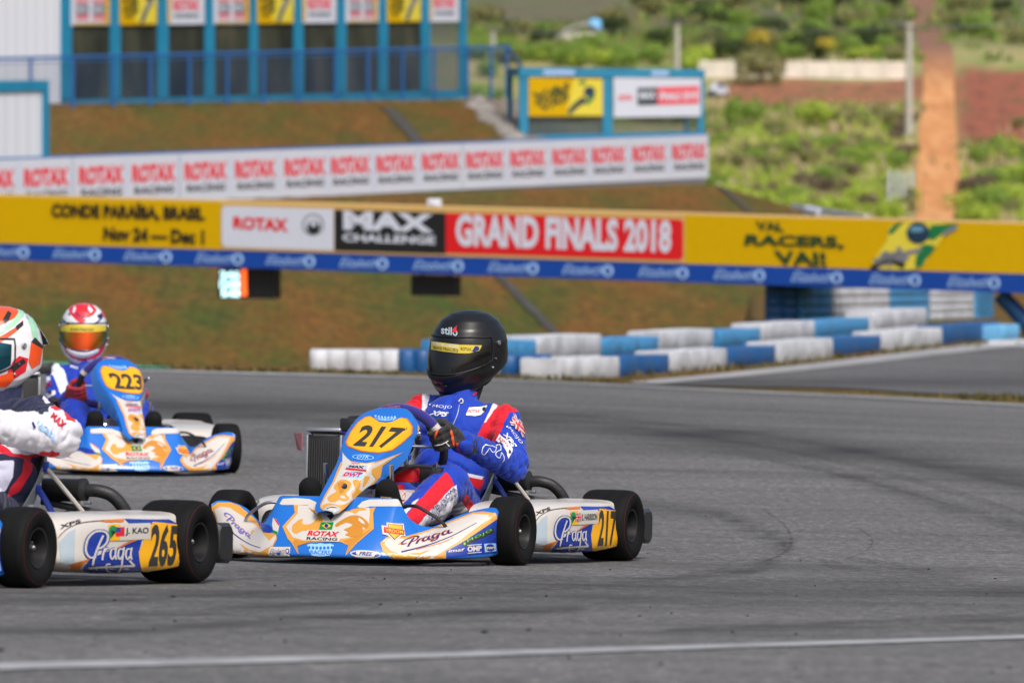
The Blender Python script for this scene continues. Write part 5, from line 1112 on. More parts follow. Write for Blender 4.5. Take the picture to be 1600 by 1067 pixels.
    tx(mb, 'XPS', kink, 1, (836.5, 806), (862, 795.4), (858, 792), (834, 800.6), .03, .2); St(mb, stroke2d([(834.5, 817), (845, 805), (862, 796.5), (890, 793)], .9, 5), kink, 1, 5)  # the thin black line paints shade along the crease between top and side
    return mb
def union_flag(S, bl, br, tr, tl, ly):
    q = lambda pts: quad(poly2d(pts), bl, br, tr, tl)
    S(quad(UNIT, bl, br, tr, tl), kroyal, ly)
    for a, b in (((0, 0), (1, 1)), ((0, 1), (1, 0))):
        S(quad(stroke2d([a, b], .2, 1), bl, br, tr, tl), kwhite, ly + 1); S(quad(stroke2d([a, b], .07, 1), bl, br, tr, tl), kred, ly + 2)
    for r in ([(.36, 0), (.64, 0), (.64, 1), (.36, 1)], [(0, .3), (1, .3), (1, .7), (0, .7)]): S(q(r), kwhite, ly + 3)
    for r in ([(.43, 0), (.57, 0), (.57, 1), (.43, 1)], [(0, .41), (1, .41), (1, .59), (0, .59)]): S(q(r), kred, ly + 4)

SW_C = Vector((0, -.19, .437)); SW_U = Vector((0, -.45, .893)).normalized(); SW_R = .162
def sw_pt(a, r=SW_R):
    v = Vector((1, 0, 0)) * cos(a) + SW_U * sin(a)
    if sin(a) < -.5: v = Vector((1, 0, 0)) * cos(a) + SW_U * (-.5 - (abs(sin(a)) - .5) * .45)
    return SW_C + v * r
def make_kart(K, num, name, flag, label, shared=None):
    k = tag(empty('racing_kart', K), label, 'go-kart', 'racing karts on the track')
    S = shared or {}
    def part(nm, fn, ang=40, par=None, key=None):
        key = key or nm
        if key not in S: S[key] = fn().mesh(nm, ang)
        o = bpy.data.objects.new(nm, S[key]); COL.objects.link(o); o.parent = par or k; return o
    part('nose_fairing', nose_mesh, 60); part('number_panel', lambda: panel_mesh(num), 50, key='np' + num)
    part('sidepod', lambda: pod_mesh(1, num, name, flag), 50, key='pod' + num); part('sidepod', lambda: pod_mesh(-1, num, name, flag), 50, key='podr')
    for x, y, Rr, wd, rm in ((.57, -.525, .130, .128, .066), (-.57, -.525, .130, .128, .066), (.598, .525, .1385, .205, .066), (-.598, .525, .1385, .205, .066)):
        kk = 'wh%.2f%.2f' % (x, y)
        if kk not in S: S[kk] = build_wheel(k, x, y, Rr, wd, rm)
        else: copy_tree(S[kk], k)
    def frame():
        m = MB()
        for s in (-1, 1): m.tube(crom([(s*.22, -.86, .05), (s*.27, -.6, .05), (s*.34, -.3, .05), (s*.34, .1, .05), (s*.31, .45, .07), (s*.28, .66, .08)], 4), .015, frame_blue, 8); m.tube([(s*.27, -.525, .07), (s*.47, -.525, .125)], .013, steel, 8); m.tube(crom([(s*.34, -.28, .06), (s*.5, -.26, .09), (s*.52, 0, .1), (s*.5, .2, .09), (s*.34, .22, .06)], 4), .010, steel, 8)
        m.tube([(-.25, -.72, .05), (.25, -.72, .05)], .014, frame_blue, 8); m.tube([(-.34, .1, .05), (.34, .1, .05)], .014, frame_blue, 8); m.tube([(-.28, .66, .08), (.28, .66, .08)], .014, frame_blue, 8)
        return m
    part('frame', frame)
    def tray(): m = MB(); m.box((0, -.36, .034), (.58, .84, .005), alu, bev=.001); return m
    part('floor_tray', tray)
    def axle(): m = MB(); m.tube([(-.64, .525, .1385), (.64, .525, .1385)], .02, steel, 12); m.lathe([(-.004, .02), (-.004, .1), (.004, .1), (.004, .02)], Matrix.Translation((.2, .525, .1385)), steel, 28); m.lathe([(-.004, .02), (-.004, .09), (.004, .09), (.004, .02)], Matrix.Translation((-.25, .525, .1385)), blkm, 28); return m
    part('rear_axle', axle)
    def rbump():
        m = MB(); rr = []
        for x in (-.675, -.66, -.60, -.45, -.2, .2, .45, .60, .66, .675):
            e = abs(x); y0 = .735 - (.045 if e > .55 else 0); dz = .012 if e > .67 else 0
            rr.append([(x, y0 + dz, .10), (x, y0 + .01 + dz, .068 + dz), (x, .80 - dz, .062 + dz), (x, .815 - dz, .09), (x, .815 - dz, .17), (x, .80 - dz, .2 - dz), (x, y0 + .01 + dz, .2 - dz), (x, y0 + dz, .17)])
        m.grid(rr, plast, cv=True); m.add(rr[0], [tuple(range(8))], plast); m.add(rr[-1], [tuple(reversed(range(8)))], plast)
        for s in (-1, 1): m.tube([(s*.28, .66, .08), (s*.28, .76, .13)], .012, steel, 8)
        return m
    part('rear_bumper', rbump, 50)
    for s in (-1, 1):
        def bar(s=s): m = MB(); m.tube(crom([(s*.235, -.80, .216), (s*.29, -.815, .222), (s*.335, -.815, .205), (s*.40, -.79, .158), (s*.415, -.74, .10)], 5), .0065, blkm if s > 0 else steel, 8); return m
        part('bumper_bar', bar, key='bar%d' % s)
    def radiator():
        m = MB(); m.box((-.366, -.10, .355), (.132, .045, .25), blkm, bev=.004)
        for i in range(13): m.box((-.424 + i * .0097, -.124, .352), (.0022, .006, .228), rad_m)
        m.box((-.366, -.085, .494), (.145, .10, .016), alu, Matrix.Rotation(R(-14), 3, 'X'), bev=.005); m.box((-.366, -.10, .228), (.155, .055, .02), alu, bev=.005); m.box((-.437, -.10, .355), (.010, .052, .26), alu, bev=.003); m.box((-.295, -.10, .355), (.010, .052, .26), alu, bev=.003)
        m.tube(crom([(-.33, -.07, .49), (-.3, 0, .5), (-.3, .1, .4), (-.33, .2, .33)], 5), .015, blkm, 10); m.tube([(-.40, -.08, .22), (-.34, -.05, .06)], .008, steel, 8); m.v = [v + Vector((-.046, .12, -.012)) for v in m.v]; return m
    rd_ = part('radiator', radiator)
    def duct(): m = MB(); m.grid([[(-.456, -.125, .49), (-.456, -.125, .42)], [(-.50, -.10, .49), (-.485, -.10, .425)]], mat('red_tinted_plate', lin((150, 96, 104)), .35)); m.solidify(.004); m.v = [v + Vector((-.046, .12, -.012)) for v in m.v]; return m
    part('air_deflector', duct, par=rd_)
    def cap(): m = MB(); m.box((-.30, -.05, .515), (.075, .06, .05), blkm, bev=.008); m.tube([(-.31, -.05, .54), (-.25, -.05, .545)], .008, blkm, 8); m.v = [v + Vector((-.012, .08, 0)) for v in m.v]; return m
    part('catch_bottle', cap)
    def engine():
        m = MB(); m.box((-.36, .26, .16), (.17, .22, .16), alu, bev=.02); m.lathe([(0, .001), (0, .06), (.03, .062), (.12, .06), (.13, .04), (.14, .001)], Matrix.Translation((-.36, .2, .22)) @ Matrix.Rotation(-pi/2, 4, 'Y'), blkm, 24)
        for i in range(6): m.box((-.36, .26, .25 + i * .014), (.13, .12, .005), blkm)
        m.tube(crom([(-.32, .1, .26), (-.28, .0, .3), (-.27, -.05, .36)], 4), .025, blkm, 10); return m
    part('engine', engine)
    def exhaust():
        m = MB(); M = Matrix.Translation((-.1, .50, .302)); m.lathe([(0, .001), (0, .034), (.01, .039), (.345, .039), (.35, .042), (.362, .042), (.366, .034), (.372, .024)], M, blkm, 28)
        m.tube(crom([(.265, .50, .302), (.31, .505, .302), (.355, .525, .285), (.39, .55, .235), (.40, .565, .17), (.40, .57, .11)], 6), .0225, blkm, 14); m.tube(crom([(-.1, .5, .30), (-.2, .48, .3), (-.3, .38, .26), (-.34, .3, .22)], 5), .022, steel, 12)
        m.box((.27, .485, .262), (.05, .02, .012), alu, bev=.003); m.tube([(.1, .5, .262), (.45, .52, .205)], .012, rad_m, 8); return m
    part('exhaust', exhaust)
    def seat():
        m = MB(); prof = [(-.03, .125, .155, .06), (.03, .085, .165, .09), (.12, .066, .175, .13), (.21, .072, .18, .16), (.29, .11, .183, .165), (.35, .19, .185, .15), (.40, .29, .183, .11), (.435, .39, .175, .07), (.455, .47, .15, .04), (.462, .51, .10, .02)]
        rr = []
        for i, (y, z, wd, sd_) in enumerate(prof):
            a, b = prof[max(i - 1, 0)], prof[min(i + 1, len(prof) - 1)]; t = Vector((0, b[0] - a[0], b[1] - a[1])).normalized(); n = Vector((0, -t.z, t.y))
            rr.append([Vector((wd * sin(kk * pi / 2 * .98), y, z)) + n * (sd_ * (1 - cos(kk * pi / 2)) ** 1.3) for kk in [j / 8 for j in range(-8, 9)]])
        m.grid(Lz(rr, 4, 1), fibre); m.solidify(.006); return m
    part('seat', seat, 60)
    for s in (-1, 1):
        def strut(s=s): m = MB(); m.tube([(s*.19, .36, .375), (s*.30, .535, .165)], .0085, kwhite, 8); m.tube([(s*.197, .372, .36), (s*.304, .54, .158)], .006, blkm, 8); m.box((s*.188, .355, .38), (.012, .03, .035), frame_blue, bev=.004); return m
        part('seat_strut', strut, key='strut%d' % s)
        def strut2(s=s): m = MB(); m.tube(crom([(s*.195, .30, .30), (s*.23, .30, .25), (s*.29, .32, .14), (s*.32, .34, .07)], 4), .011, frame_blue, 8); m.box((s*.19, .30, .305), (.014, .03, .03), frame_blue, bev=.004); return m
        part('seat_bracket', strut2, key='strb%d' % s)
    def swheel():
        m = MB(); seg = [(34, 146, suede), (26, 34, kwhite), (146, 154, kwhite), (-28, 26, blkm), (154, 208, blkm), (-36, -28, kgrey), (208, 216, kgrey), (-144, -36, suede)]
        for a0, a1, mm in seg:
            n = max(3, int((a1 - a0) / 5)); m.tube([sw_pt(R(a0 + (a1 - a0) * i / n)) for i in range(n + 1)], .021 if mm is not blkm else .0165, mm, 14)
        for a in (0, 180, 270):
            p = sw_pt(R(a), SW_R - .01); m.tube([SW_C + Vector((0, -.02, 0)), SW_C.lerp(p, .5) + Vector((0, -.012, 0)), p], .011, kgrey, 8, sy=.5)
        m.lathe([(0, .001), (0, .034), (.02, .034), (.03, .02), (.03, .001)], Matrix.Translation(SW_C + Vector((0, .0, -.005))) @ Matrix.Rotation(-R(63), 4, 'X') @ Matrix.Rotation(-pi/2, 4, 'Y'), blkm, 20)
        m.tree(); St(m, quad(fat_script2d(.34), (597, 640.5), (628, 640.5), (628, 629.5), (598, 631)), korange, 2, 4); St(m, quad(script2d(), (597, 640.5), (628, 640.5), (628, 629.5), (598, 631)), knavy, 3, 4)
        return m
    part('steering_wheel', swheel)
    def column(): m = MB(); m.tube([SW_C, (0, -.40, .30), (0, -.66, .09)], .010, steel, 10); m.tube([(-.10, -.46, .06), (-.03, -.40, .31)], .008, blkm, 8); m.tube([(.10, -.46, .06), (.03, -.40, .31)], .008, blkm, 8); return m
    part('steering_column', column)
    def tank():
        m = MB(); m.box((0, -.34, .155), (.25, .27, .235), kwhite, bev=.03); m.lathe([(0, .001), (0, .03), (.02, .03), (.024, .001)], Matrix.Translation((.03, -.34, .272)) @ Matrix.Rotation(-pi/2, 4, 'Y'), mat('red_cap', lin((190, 24, 30)), .4), 20); m.tree()
        tx(m, num, kred, 1, (571, 786), (572, 768), (582, 766), (581, 787), 0); tx(m, 'JNR', kred, 1, (583, 786), (585, 767), (592, 767), (590, 786), 0); tx(m, 'J2', kred, 1, (625, 785), (628, 769), (634, 769), (632, 785), 0); return m
    part('fuel_tank', tank, key='tank' + num)
    def clutter(): m = MB(); m.box((.05, -.30, .33), (.10, .07, .06), mat('red_cap', lin((190, 24, 30)), .4), bev=.012); m.box((.13, -.22, .33), (.10, .08, .06), blkm, bev=.01); m.tube(crom([(.0, -.38, .31), (.08, -.36, .36), (.15, -.28, .36)], 4), .008, blkm, 8); return m
    part('brake_cylinder', clutter)
    for s in (-1, 1):
        def pedal(s=s): m = MB(); m.tube(crom([(s*.12, -.60, .05), (s*.13, -.63, .18), (s*.135, -.66, .37)], 4), .009, chrome, 10); m.tube([(s*.10, -.66, .25), (s*.17, -.66, .25)], .009, chrome, 8); return m
        part('pedal', pedal, key='ped%d' % s)
    def latch(): m = MB(); q = Vector((.148, -.415, .475)); m.tube([q, q + Vector((.012, -.03, .012))], .006, chrome, 8); m.ball(q + Vector((.014, -.034, .014)), .009, chrome, 10); m.tube([q, q + Vector((-.06, .14, -.02))], .012, blkm, 8); return m
    part('panel_latch', latch)
    return k, S
_, SH = make_kart(K217, '217', 'S. HARRISON', 'uk', 'blue and gold racing kart 217 with the driver in the black helmet')
make_kart(K265, '265', 'J. KAO', 'tw', 'racing kart 265 cut off by the left edge, nearest the camera', SH)
make_kart(K223, '223', 'T. LEE', 'uk', 'racing kart 223, farther back, with the driver in the red and white helmet', SH)
# ------------------------------------------------------------------ drivers
def remesh(mb, vox, smooth=6, name='body'):
    me = mb.mesh('tmp', 180); o = bpy.data.objects.new('tmp', me); COL.objects.link(o)
    r = o.modifiers.new('r', 'REMESH'); r.mode = 'VOXEL'; r.voxel_size = vox
    sm = o.modifiers.new('s', 'SMOOTH'); sm.factor = .5; sm.iterations = smooth
    dg = bpy.context.evaluated_depsgraph_get(); ev = bpy.data.meshes.new_from_object(o.evaluated_get(dg))
    V = [v.co.copy() for v in ev.vertices]; N = [v.normal.copy() for v in ev.vertices]; Fc = [tuple(p.vertices) for p in ev.polygons]
    bpy.data.objects.remove(o); bpy.data.meshes.remove(me); bpy.data.meshes.remove(ev)
    return V, N, Fc
def sdf(x, y, poly):
    d = 1e9; ins = False; n = len(poly)
    for i in range(n):
        (ax, ay), (bx, by) = poly[i - 1], poly[i]; dx, dy = bx - ax, by - ay; q = dx*dx + dy*dy
        t = max(0, min(1, ((x - ax)*dx + (y - ay)*dy) / q)) if q else 0; d = min(d, hypot(x - ax - t*dx, y - ay - t*dy))
        if (ay > y) != (by > y) and x < (bx - ax) * (y - ay) / (by - ay) + ax: ins = not ins
    return d if ins else -d
def suit_material(name, base, layers):
    m = bpy.data.materials.new(name); m.use_nodes = True; t = m.node_tree; b = t.nodes['Principled BSDF']; b.inputs['Roughness'].default_value = .72; b.inputs['Sheen Weight'].default_value = .15; b.inputs['Specular IOR Level'].default_value = .3
    c = base
    for at, col in layers:
        mr = t.nodes.new('ShaderNodeMapRange'); mr.inputs[1].default_value = -.35; mr.inputs[2].default_value = .35; t.links.new(attr(t, at), mr.inputs[0]); c = mixc(t, mr.outputs[0], c, col)
    tc = t.nodes.new('ShaderNodeTexCoord').outputs['Object']; n = noise_node(t, scaled(t, tc, (20, 20, 20)), 1., 4, .6)
    c = mixc(t, .5, c, ramp(t, n, [(.3, (.86,) * 3), (.7, (1.1,) * 3)]), 'MULTIPLY')
    t.links.new(c, b.inputs['Base Color'])
    f = noise_node(t, scaled(t, tc, (26, 26, 9)), 1., 3, .5); bump_in(t, b, f, .35, .012); return m
class Driver: pass
def make_body(J, K, m, paints, fold=1., patches=None, vox=.0085, bulk=1.):
    """one continuous suit surface round the posed skeleton"""
    mb = MB(); bones = []
    def bone(nm, a, b, ra, rb): bones.append((nm, Vector(a), Vector(b), ra, rb)); mb.cap(a, b, ra, rb, m)
    pel, che, nk = Vector(J['pelvis']), Vector(J['chest']), Vector(J['neck'])
    mb.ball(pel, (.175 * bulk, .14, .11), m, 24); bones.append(('pelvis', pel - Vector((.08, 0, 0)), pel + Vector((.08, 0, 0)), .13, .13))
    belly = pel.lerp(che, .5); mb.ball(belly, (.155 * bulk, .118, .17), m, 24); mb.ball(che, (.165 * bulk, .12, .165), m, 24)
    bones.append(('torso', belly, che, .14, .15)); bone('torso', Vector(J['shL']) + Vector((-.05, 0, .0)), Vector(J['shR']) + Vector((.05, 0, 0)), .070, .070)
    up = (nk - che).normalized(); bone('collar', nk - up * .10, nk + up * .01, .085, .060)
    for s in 'LR':
        sh, el, wr = Vector(J['sh' + s]), Vector(J['el' + s]), Vector(J['wr' + s])
        bone('uarm' + s, sh, el, .070 * bulk, .060 * bulk); bone('farm' + s, el, wr, .062 * bulk, .043 * bulk); mid_ = sh.lerp(el, .5); mb.ball(mid_, .069, m)
        hp, kn, an = Vector(J['hip' + s]), Vector(J['kn' + s]), Vector(J['an' + s])
        bone('thigh' + s, hp, kn, .098, .074); bone('shin' + s, kn, an, .080, .056); mb.ball(kn.lerp(an, .35) - Vector((0, 0, .015)), (.078, .10, .085), m)
    V, N, Fc = remesh(mb, vox, 8)
    lay = {a: [] for a, _ in paints}; out = []; 
    for v, n in zip(V, N):
        best = None
        for i, (nm, a, b, ra, rb) in enumerate(bones):
            d = b - a; t = max(0, min(1, (v - a).dot(d) / d.length_squared)); c = a + d * t; q = (v - c).length / (ra + (rb - ra) * t)
            if best is None or q < best[0]: best = (q, nm, t, d.length, i, c, d)
        q, nm, t, L, i, c, d = best
        # cloth folds running across each limb, strongest near the joints
        rad = v - c; e1 = d.normalized().orthogonal(); e2 = d.normalized().cross(e1); ang = atan2(rad.dot(e2), rad.dot(e1))
        limb = nm[:4] in ('uarm', 'farm', 'thig', 'shin')
        u = t * L
        w1 = noise.noise(Vector((u * (30 if limb else 13), cos(ang) * .9 + u * 5, sin(ang) * .9 + i * 3.7))); w2 = noise.noise(v * 16 + Vector((i * 2.1, 0, 0))); w3 = noise.noise(v * 34)
        am = (.0055 if limb and nm[:4] != 'shin' else (.003 if limb else .005)) * (1 + (1.0 * (abs(t - .5) * 2) ** 2 if limb else .5)) * fold
        out.append(v + n * (am * .5 - am * 1.25 * math.exp(-(w1 / .13) ** 2) + w2 * .0055 * fold - .0022 * fold * math.exp(-(w3 / .12) ** 2)))
        px, py = pix(K @ v)
        for at, polys in paints:
            s = -8.
            for zone, poly in polys:
                if nm in zone or zone == '*': s = max(s, sdf(px, py, poly))
            lay[at].append(max(-8., min(8., s)))
    b2 = MB(); b2.add(out, Fc, m); b2.tree()
    if patches: patches(b2)
    nv = len(b2.v)
    def finish(name, parent):
        o = b2.build(name, parent, 180)
        for at, _ in paints: put_attr(o.data, at, lay[at] + [-8.] * (nv - len(lay[at])))
        return o
    return finish
HL = [(.147, .001, .001, .001), (.1445, .032, .037, .038), (.134, .064, .073, .077), (.110, .096, .110, .113), (.075, .117, .137, .137), (.035, .127, .152, .148), (-.01, .130, .160, .150), (-.05, .129, .166, .146), (-.09, .124, .170, .134), (-.122, .112, .162, .118), (-.145, .096, .146, .104), (-.158, .082, .128, .095)]
def helmet_pt(z, th, off=0.):
    for i in range(len(HL) - 1):
        if HL[i][0] >= z >= HL[i + 1][0]: break
    t = (HL[i][0] - z) / (HL[i][0] - HL[i + 1][0]); w_, f, b = [HL[i][k] + (HL[i + 1][k] - HL[i][k]) * t for k in (1, 2, 3)]
    s, c = sin(th), cos(th); e = .94
    x = w_ * (abs(s) ** e) * (1 if s > 0 else -1); y = -(f if c > 0 else b) * (abs(c) ** e) * (1 if c > 0 else -1)
    bk = max(0, -c); z2 = z + (.095 * bk * sstep(-z, .02, .16) if z < -.02 else 0) + .035 * (1 - abs(c)) * sstep(-z, .05, .16) - .012 * max(0, c) * sstep(-z, .06, .15)
    q = Vector((x, y, 0)).normalized() if abs(x) + abs(y) > .01 else Vector(); return Vector((x, y, z2)) + q * off
def spline_levels(n=5):
    p = crom([(a, 0, 0) for a, *_ in HL], n); return [v.x for v in p]
def make_helmet(K, M, shell_m, visor_m, par, deco=None, vdeco=None, trim=None, spoiler=None):
    """M: helmet placement in the kart's own axes"""
    NS = 72; hb = MB(); lv = spline_levels(5)
    rws = [[M @ helmet_pt(z, 2*pi*k/NS) for k in range(NS)] for z in lv]
    hb.grid([list(reversed(r)) for r in rws], shell_m, cv=True); hb.tree()
    if deco: deco(hb)
    hb.tube([M @ helmet_pt(-.157, 2*pi*k/NS, -.001) for k in range(NS)], .006, blkm, 8, closed=True)
    inner = [[M @ (helmet_pt(z, 2*pi*k/NS, -.012)) for k in range(NS)] for z in (-.157, -.12, -.05)]; hb.grid(inner, blkm, cv=True); hb.add(inner[-1], [tuple(range(NS))], blkm)
    # eyeport gasket and chin vents
    tm = trim or blkm
    ring = [M @ helmet_pt(.052, R(a), .003) for a in range(-80, 81, 8)] + [M @ helmet_pt(.05 - .08 * t, R(81), .002) for t in (.25, .5, .75)] + [M @ helmet_pt(-.086 + .052 * (abs(a) / 80) ** 2.5, R(a), .003) for a in range(80, -81, -8)] + [M @ helmet_pt(.05 - .08 * t, R(-81), .002) for t in (.75, .5, .25)]
    hb.tube(ring, .003, tm, 6, closed=True)
    for a in (-8, 8): hb.box(M @ helmet_pt(-.122, R(a), .002), (.018, .01, .008), blkm, M.to_3x3().normalized() @ Matrix.Rotation(R(-a) , 3, 'Z'), bev=.003)
    hb.grid([[M @ helmet_pt(z + .02 * (abs(a) / 44) ** 2, R(a), o_ * (1 - (abs(a) / 46) ** 4)) for a in range(-44, 45, 4)] for z, o_ in ((-.092, .001), (-.094, .012), (-.100, .014), (-.110, .010), (-.118, .001))], shell_m)
    if spoiler: hb.grid([[M @ (helmet_pt(z, R(a), o_)) for a in range(140, 221, 10)] for z, o_ in ((.09, .002), (.05, .014), (.03, .02), (.025, .002))], spoiler)
    h = hb.build('helmet', par, 60)
    vb = MB(); zs = [.046, .036, .02, 0, -.02, -.045, -.062, -.074, -.082]
    vb.grid([list(reversed([M @ helmet_pt(z - (0.012 * (abs(a) / 76) ** 3 if z > .02 else 0) + (.05 * (abs(a) / 76) ** 2.5 * sstep(-z, 0, .082)), R(a), .0035) for a in range(-76, 77, 4)])) for z in zs], visor_m); vb.tree()
    if vdeco: vdeco(vb)
    for s in (-1, 1):
        for a, z, r, mm in ((92, .030, .0095, alu), (86, -.028, .004, steel), (82, -.062, .0045, alu)):
            p = M @ helmet_pt(z, R(s * a), .004); n = (p - M @ Vector((0, 0, z))).normalized(); q = n.to_track_quat('X', 'Z').to_matrix().to_4x4()
            vb.lathe([(-.004, r), (.002, r), (.003, r * .8), (.003, r * .4), (.0015, r * .35), (.0015, .0003)], Matrix.Translation(p) @ q, mm, 16)
    vo = vb.build('visor', h, 50); return h
def make_glove(par, p, r, t, n, wr, m, s, deco=None):
    """fist closed round the rim at p: r outward, t along the rim, n towards the driver; five separate fingers"""
    mb = MB(); F_ = []
    for off, L, rad in ((.036, 1.0, .0125), (.012, 1.08, .0130), (-.012, 1.04, .0125), (-.034, .92, .0112)):
        Rf = .033; pts = [p + t * off + r * .050 + n * .012]
        for ph in (5, 50, 95, 140, 185 * L, 222 * L): pts.append(p + t * (off * (1 - .0006 * ph)) + (r * cos(R(ph)) - n * sin(R(ph))) * (Rf if ph > 20 else Rf + .010))
        for a, b in zip(pts, pts[1:]): mb.cap(a, b, rad, rad * .97, m, 12)
        mb.cap(pts[0], wr.lerp(p + t * off * .5 + r * .045 + n * .03, .45), .0145, .019, m, 12); mb.ball(pts[1] + r * .004, rad * 1.12, m, 10)
    th = [wr.lerp(p + t * .03 + r * .03 + n * .03, .55), p + t * .050 + r * .022 + n * .030, p + t * .060 - r * .012 + n * .026, p + t * .052 - r * .034 + n * .004]
    for a, b, ra, rb in zip(th, th[1:], (.020, .0155, .0135), (.0155, .0135, .0115)): mb.cap(a, b, ra, rb, m, 12)
    mb.cap(p + r * .048 + n * .024, wr, .026, .030, m, 14); d = (wr - p).normalized(); mb.cap(wr - d * .01, wr + (J_ - wr).normalized() * .055, .036, .047, m, 16) if (J_ := make_glove.el) else None
    V, N, Fc = remesh(mb, .0042, 3); b2 = MB(); b2.add([v + nn * (.0012 * noise.noise(v * 60)) for v, nn in zip(V, N)], Fc, m); b2.tree()
    if deco: deco(b2)
    return b2.build('glove', par, 180)
def make_shoe(par, an, toe, m, deco=None):
    an, toe = Vector(an), Vector(toe); heel = an + Vector((0, -.045, -.075)); mb = MB(); d = toe - heel
    mb.cap(an + Vector((0, .04, .02)), an + Vector((0, -.02, -.02)), .050, .046, m, 14); mb.cap(heel, heel + d * .35, .034, .038, m, 14); mb.cap(heel + d * .35, heel + d * .72, .042, .056, m, 14); mb.cap(heel + d * .72, toe, .056, .045, m, 14); mb.cap(an, heel + d * .5 + Vector((0, .02, 0)), .042, .036, m, 14)
    V, N, Fc = remesh(mb, .006, 4); b2 = MB(); b2.add(V, Fc, m)
    b2.tree()
    if deco: deco(b2)
    return b2.build('shoe', par, 180)
def helmet_M(K, px, py, yloc, yaw, pitch, roll, sc):
    """centre from the photo's line of sight at the driver's seat depth; yaw in world terms"""
    Ki = K.inverted(); o = Ki @ CAM; d = (Ki.to_3x3() @ ray(px, py)); t = (yloc - o.y) / d.y; c = o + d * t
    ky = atan2(K[1][0], K[0][0]); return Matrix.Translation(c) @ Matrix.Rotation(yaw - ky, 4, 'Z') @ Matrix.Rotation(roll, 4, 'Y') @ Matrix.Rotation(pitch, 4, 'X') @ Matrix.Diagonal((*sc, 1)), c
glove_m = mat('black_glove', (.012, .012, .013), .7, bump=.3, bscale=150, sheen=.2); gred = mat('red_glove', lin((150, 22, 34)), .7, bump=.3, bscale=150, sheen=.2); shoe_m = mat('black_suede_shoe', (.008, .008, .0085), .9, bump=.3, bscale=140, spec=.2)
neck_m = mat('balaclava', (.012, .010, .010), .85, bump=.3, bscale=120); gor = mat('glove_orange', lin((232, 84, 22)), .55)
tw = mat('print_white', lin((222, 222, 226)), .55); tr_ = mat('print_red', lin((196, 24, 44)), .55)
def rig(**k):
    J = dict(pelvis=(0, .25, .15), chest=(0, .375, .475), neck=(.0, .42, .622), shL=(.180, .415, .535), shR=(-.168, .44, .570), elL=(.305, .205, .365), elR=(-.325, .20, .38), hipL=(.09, .22, .15), hipR=(-.09, .22, .15), knL=(.172, -.155, .298), knR=(-.175, -.15, .30), anL=(.135, -.575, .125), anR=(-.155, -.575, .125), aL=14, aR=170)
    J.update(k)
    for s in 'LR':
        p = sw_pt(R(J['a' + s]), SW_R); el = Vector(J['el' + s]); rr = (p - SW_C).normalized(); J['wr' + s] = p + (el - p).normalized() * .085 + rr * .030; J['hand' + s] = p
    return J
def hands(J, par, m, decoL=None):
    n = Vector((1, 0, 0)).cross(SW_U); n = -n if n.y < 0 else n
    for s in 'LR':
        p = J['hand' + s]; r = (p - SW_C).normalized(); t = SW_U.copy() if True else None; t = (t - r * t.dot(r)).normalized(); make_glove.el = Vector(J['el' + s]); make_glove(par, p, r, t, n, Vector(J['wr' + s]), m, s, decoL if s == 'L' else None)
    for s in 'LR':
        an = J['an' + s]; yield s, an

def B_(mb): return lambda shp, m, ly=1, L=4: stick(mb, shp, m, ly, KI, L, .0008, .0028, .12)
def btx(mb, body, m, bl, br, tr, tl, bold=.02, shear=0., ly=1, spacing=1.): B_(mb)(quad(text2d(body, bold, shear, spacing), bl, br, tr, tl), m, ly)

# ---- driver of kart 217
d1 = tag(empty('person', K217), 'kart driver in a matt black helmet and a blue suit with red and white panels', 'person')
J1 = rig()
red1 = [(('uarmL', 'torso', 'collar'), [(743, 686), (756, 659), (764, 643), (775, 633), (788, 626), (800, 628), (815, 645), (797, 641), (788, 660), (775, 690), (756, 694)]), (('uarmR', 'torso', 'farmR'), [(630, 640), (645, 614), (660, 612), (660, 645), (640, 660)]),
        (('shinL',), [(634, 806), (655, 780), (688, 745), (697, 737), (712, 757), (700, 770), (680, 790), (664, 807), (652, 824), (640, 822)]), (('thighL', 'pelvis'), [(697, 737), (706, 742), (716, 760), (732, 775), (742, 790), (744, 812), (735, 806), (722, 786), (712, 764), (702, 752)]), (('torso', 'pelvis', 'thighL'), [(731, 744), (757, 748), (749, 766), (736, 758)])]
whi1 = [(('uarmL', 'torso', 'collar'), [(755, 661), (770, 632), (783, 622.5), (797, 624.5), (798, 628), (786, 627), (774, 635), (759, 660)]), (('uarmR', 'torso'), [(660, 612), (673, 612), (668, 628), (665, 645), (659, 645)]), (('farmL',), [(700, 715), (717, 722), (735, 734), (757, 749), (738, 746), (722, 733)]),
        (('shinL', 'thighL'), [(664, 806), (682, 788), (705, 762), (714, 757), (714, 775), (712, 792), (706, 804), (690, 815), (678, 824), (650, 826)]), (('thighL', 'pelvis'), [(714, 770), (722, 784), (738, 806), (712, 815), (706, 800)]), (('shinL',), [(622, 806), (640, 788), (655, 776), (654, 780), (634, 803), (628, 810)]),
        (('torso', 'pelvis'), [(726, 738), (757, 745), (752, 749), (728, 744)])]
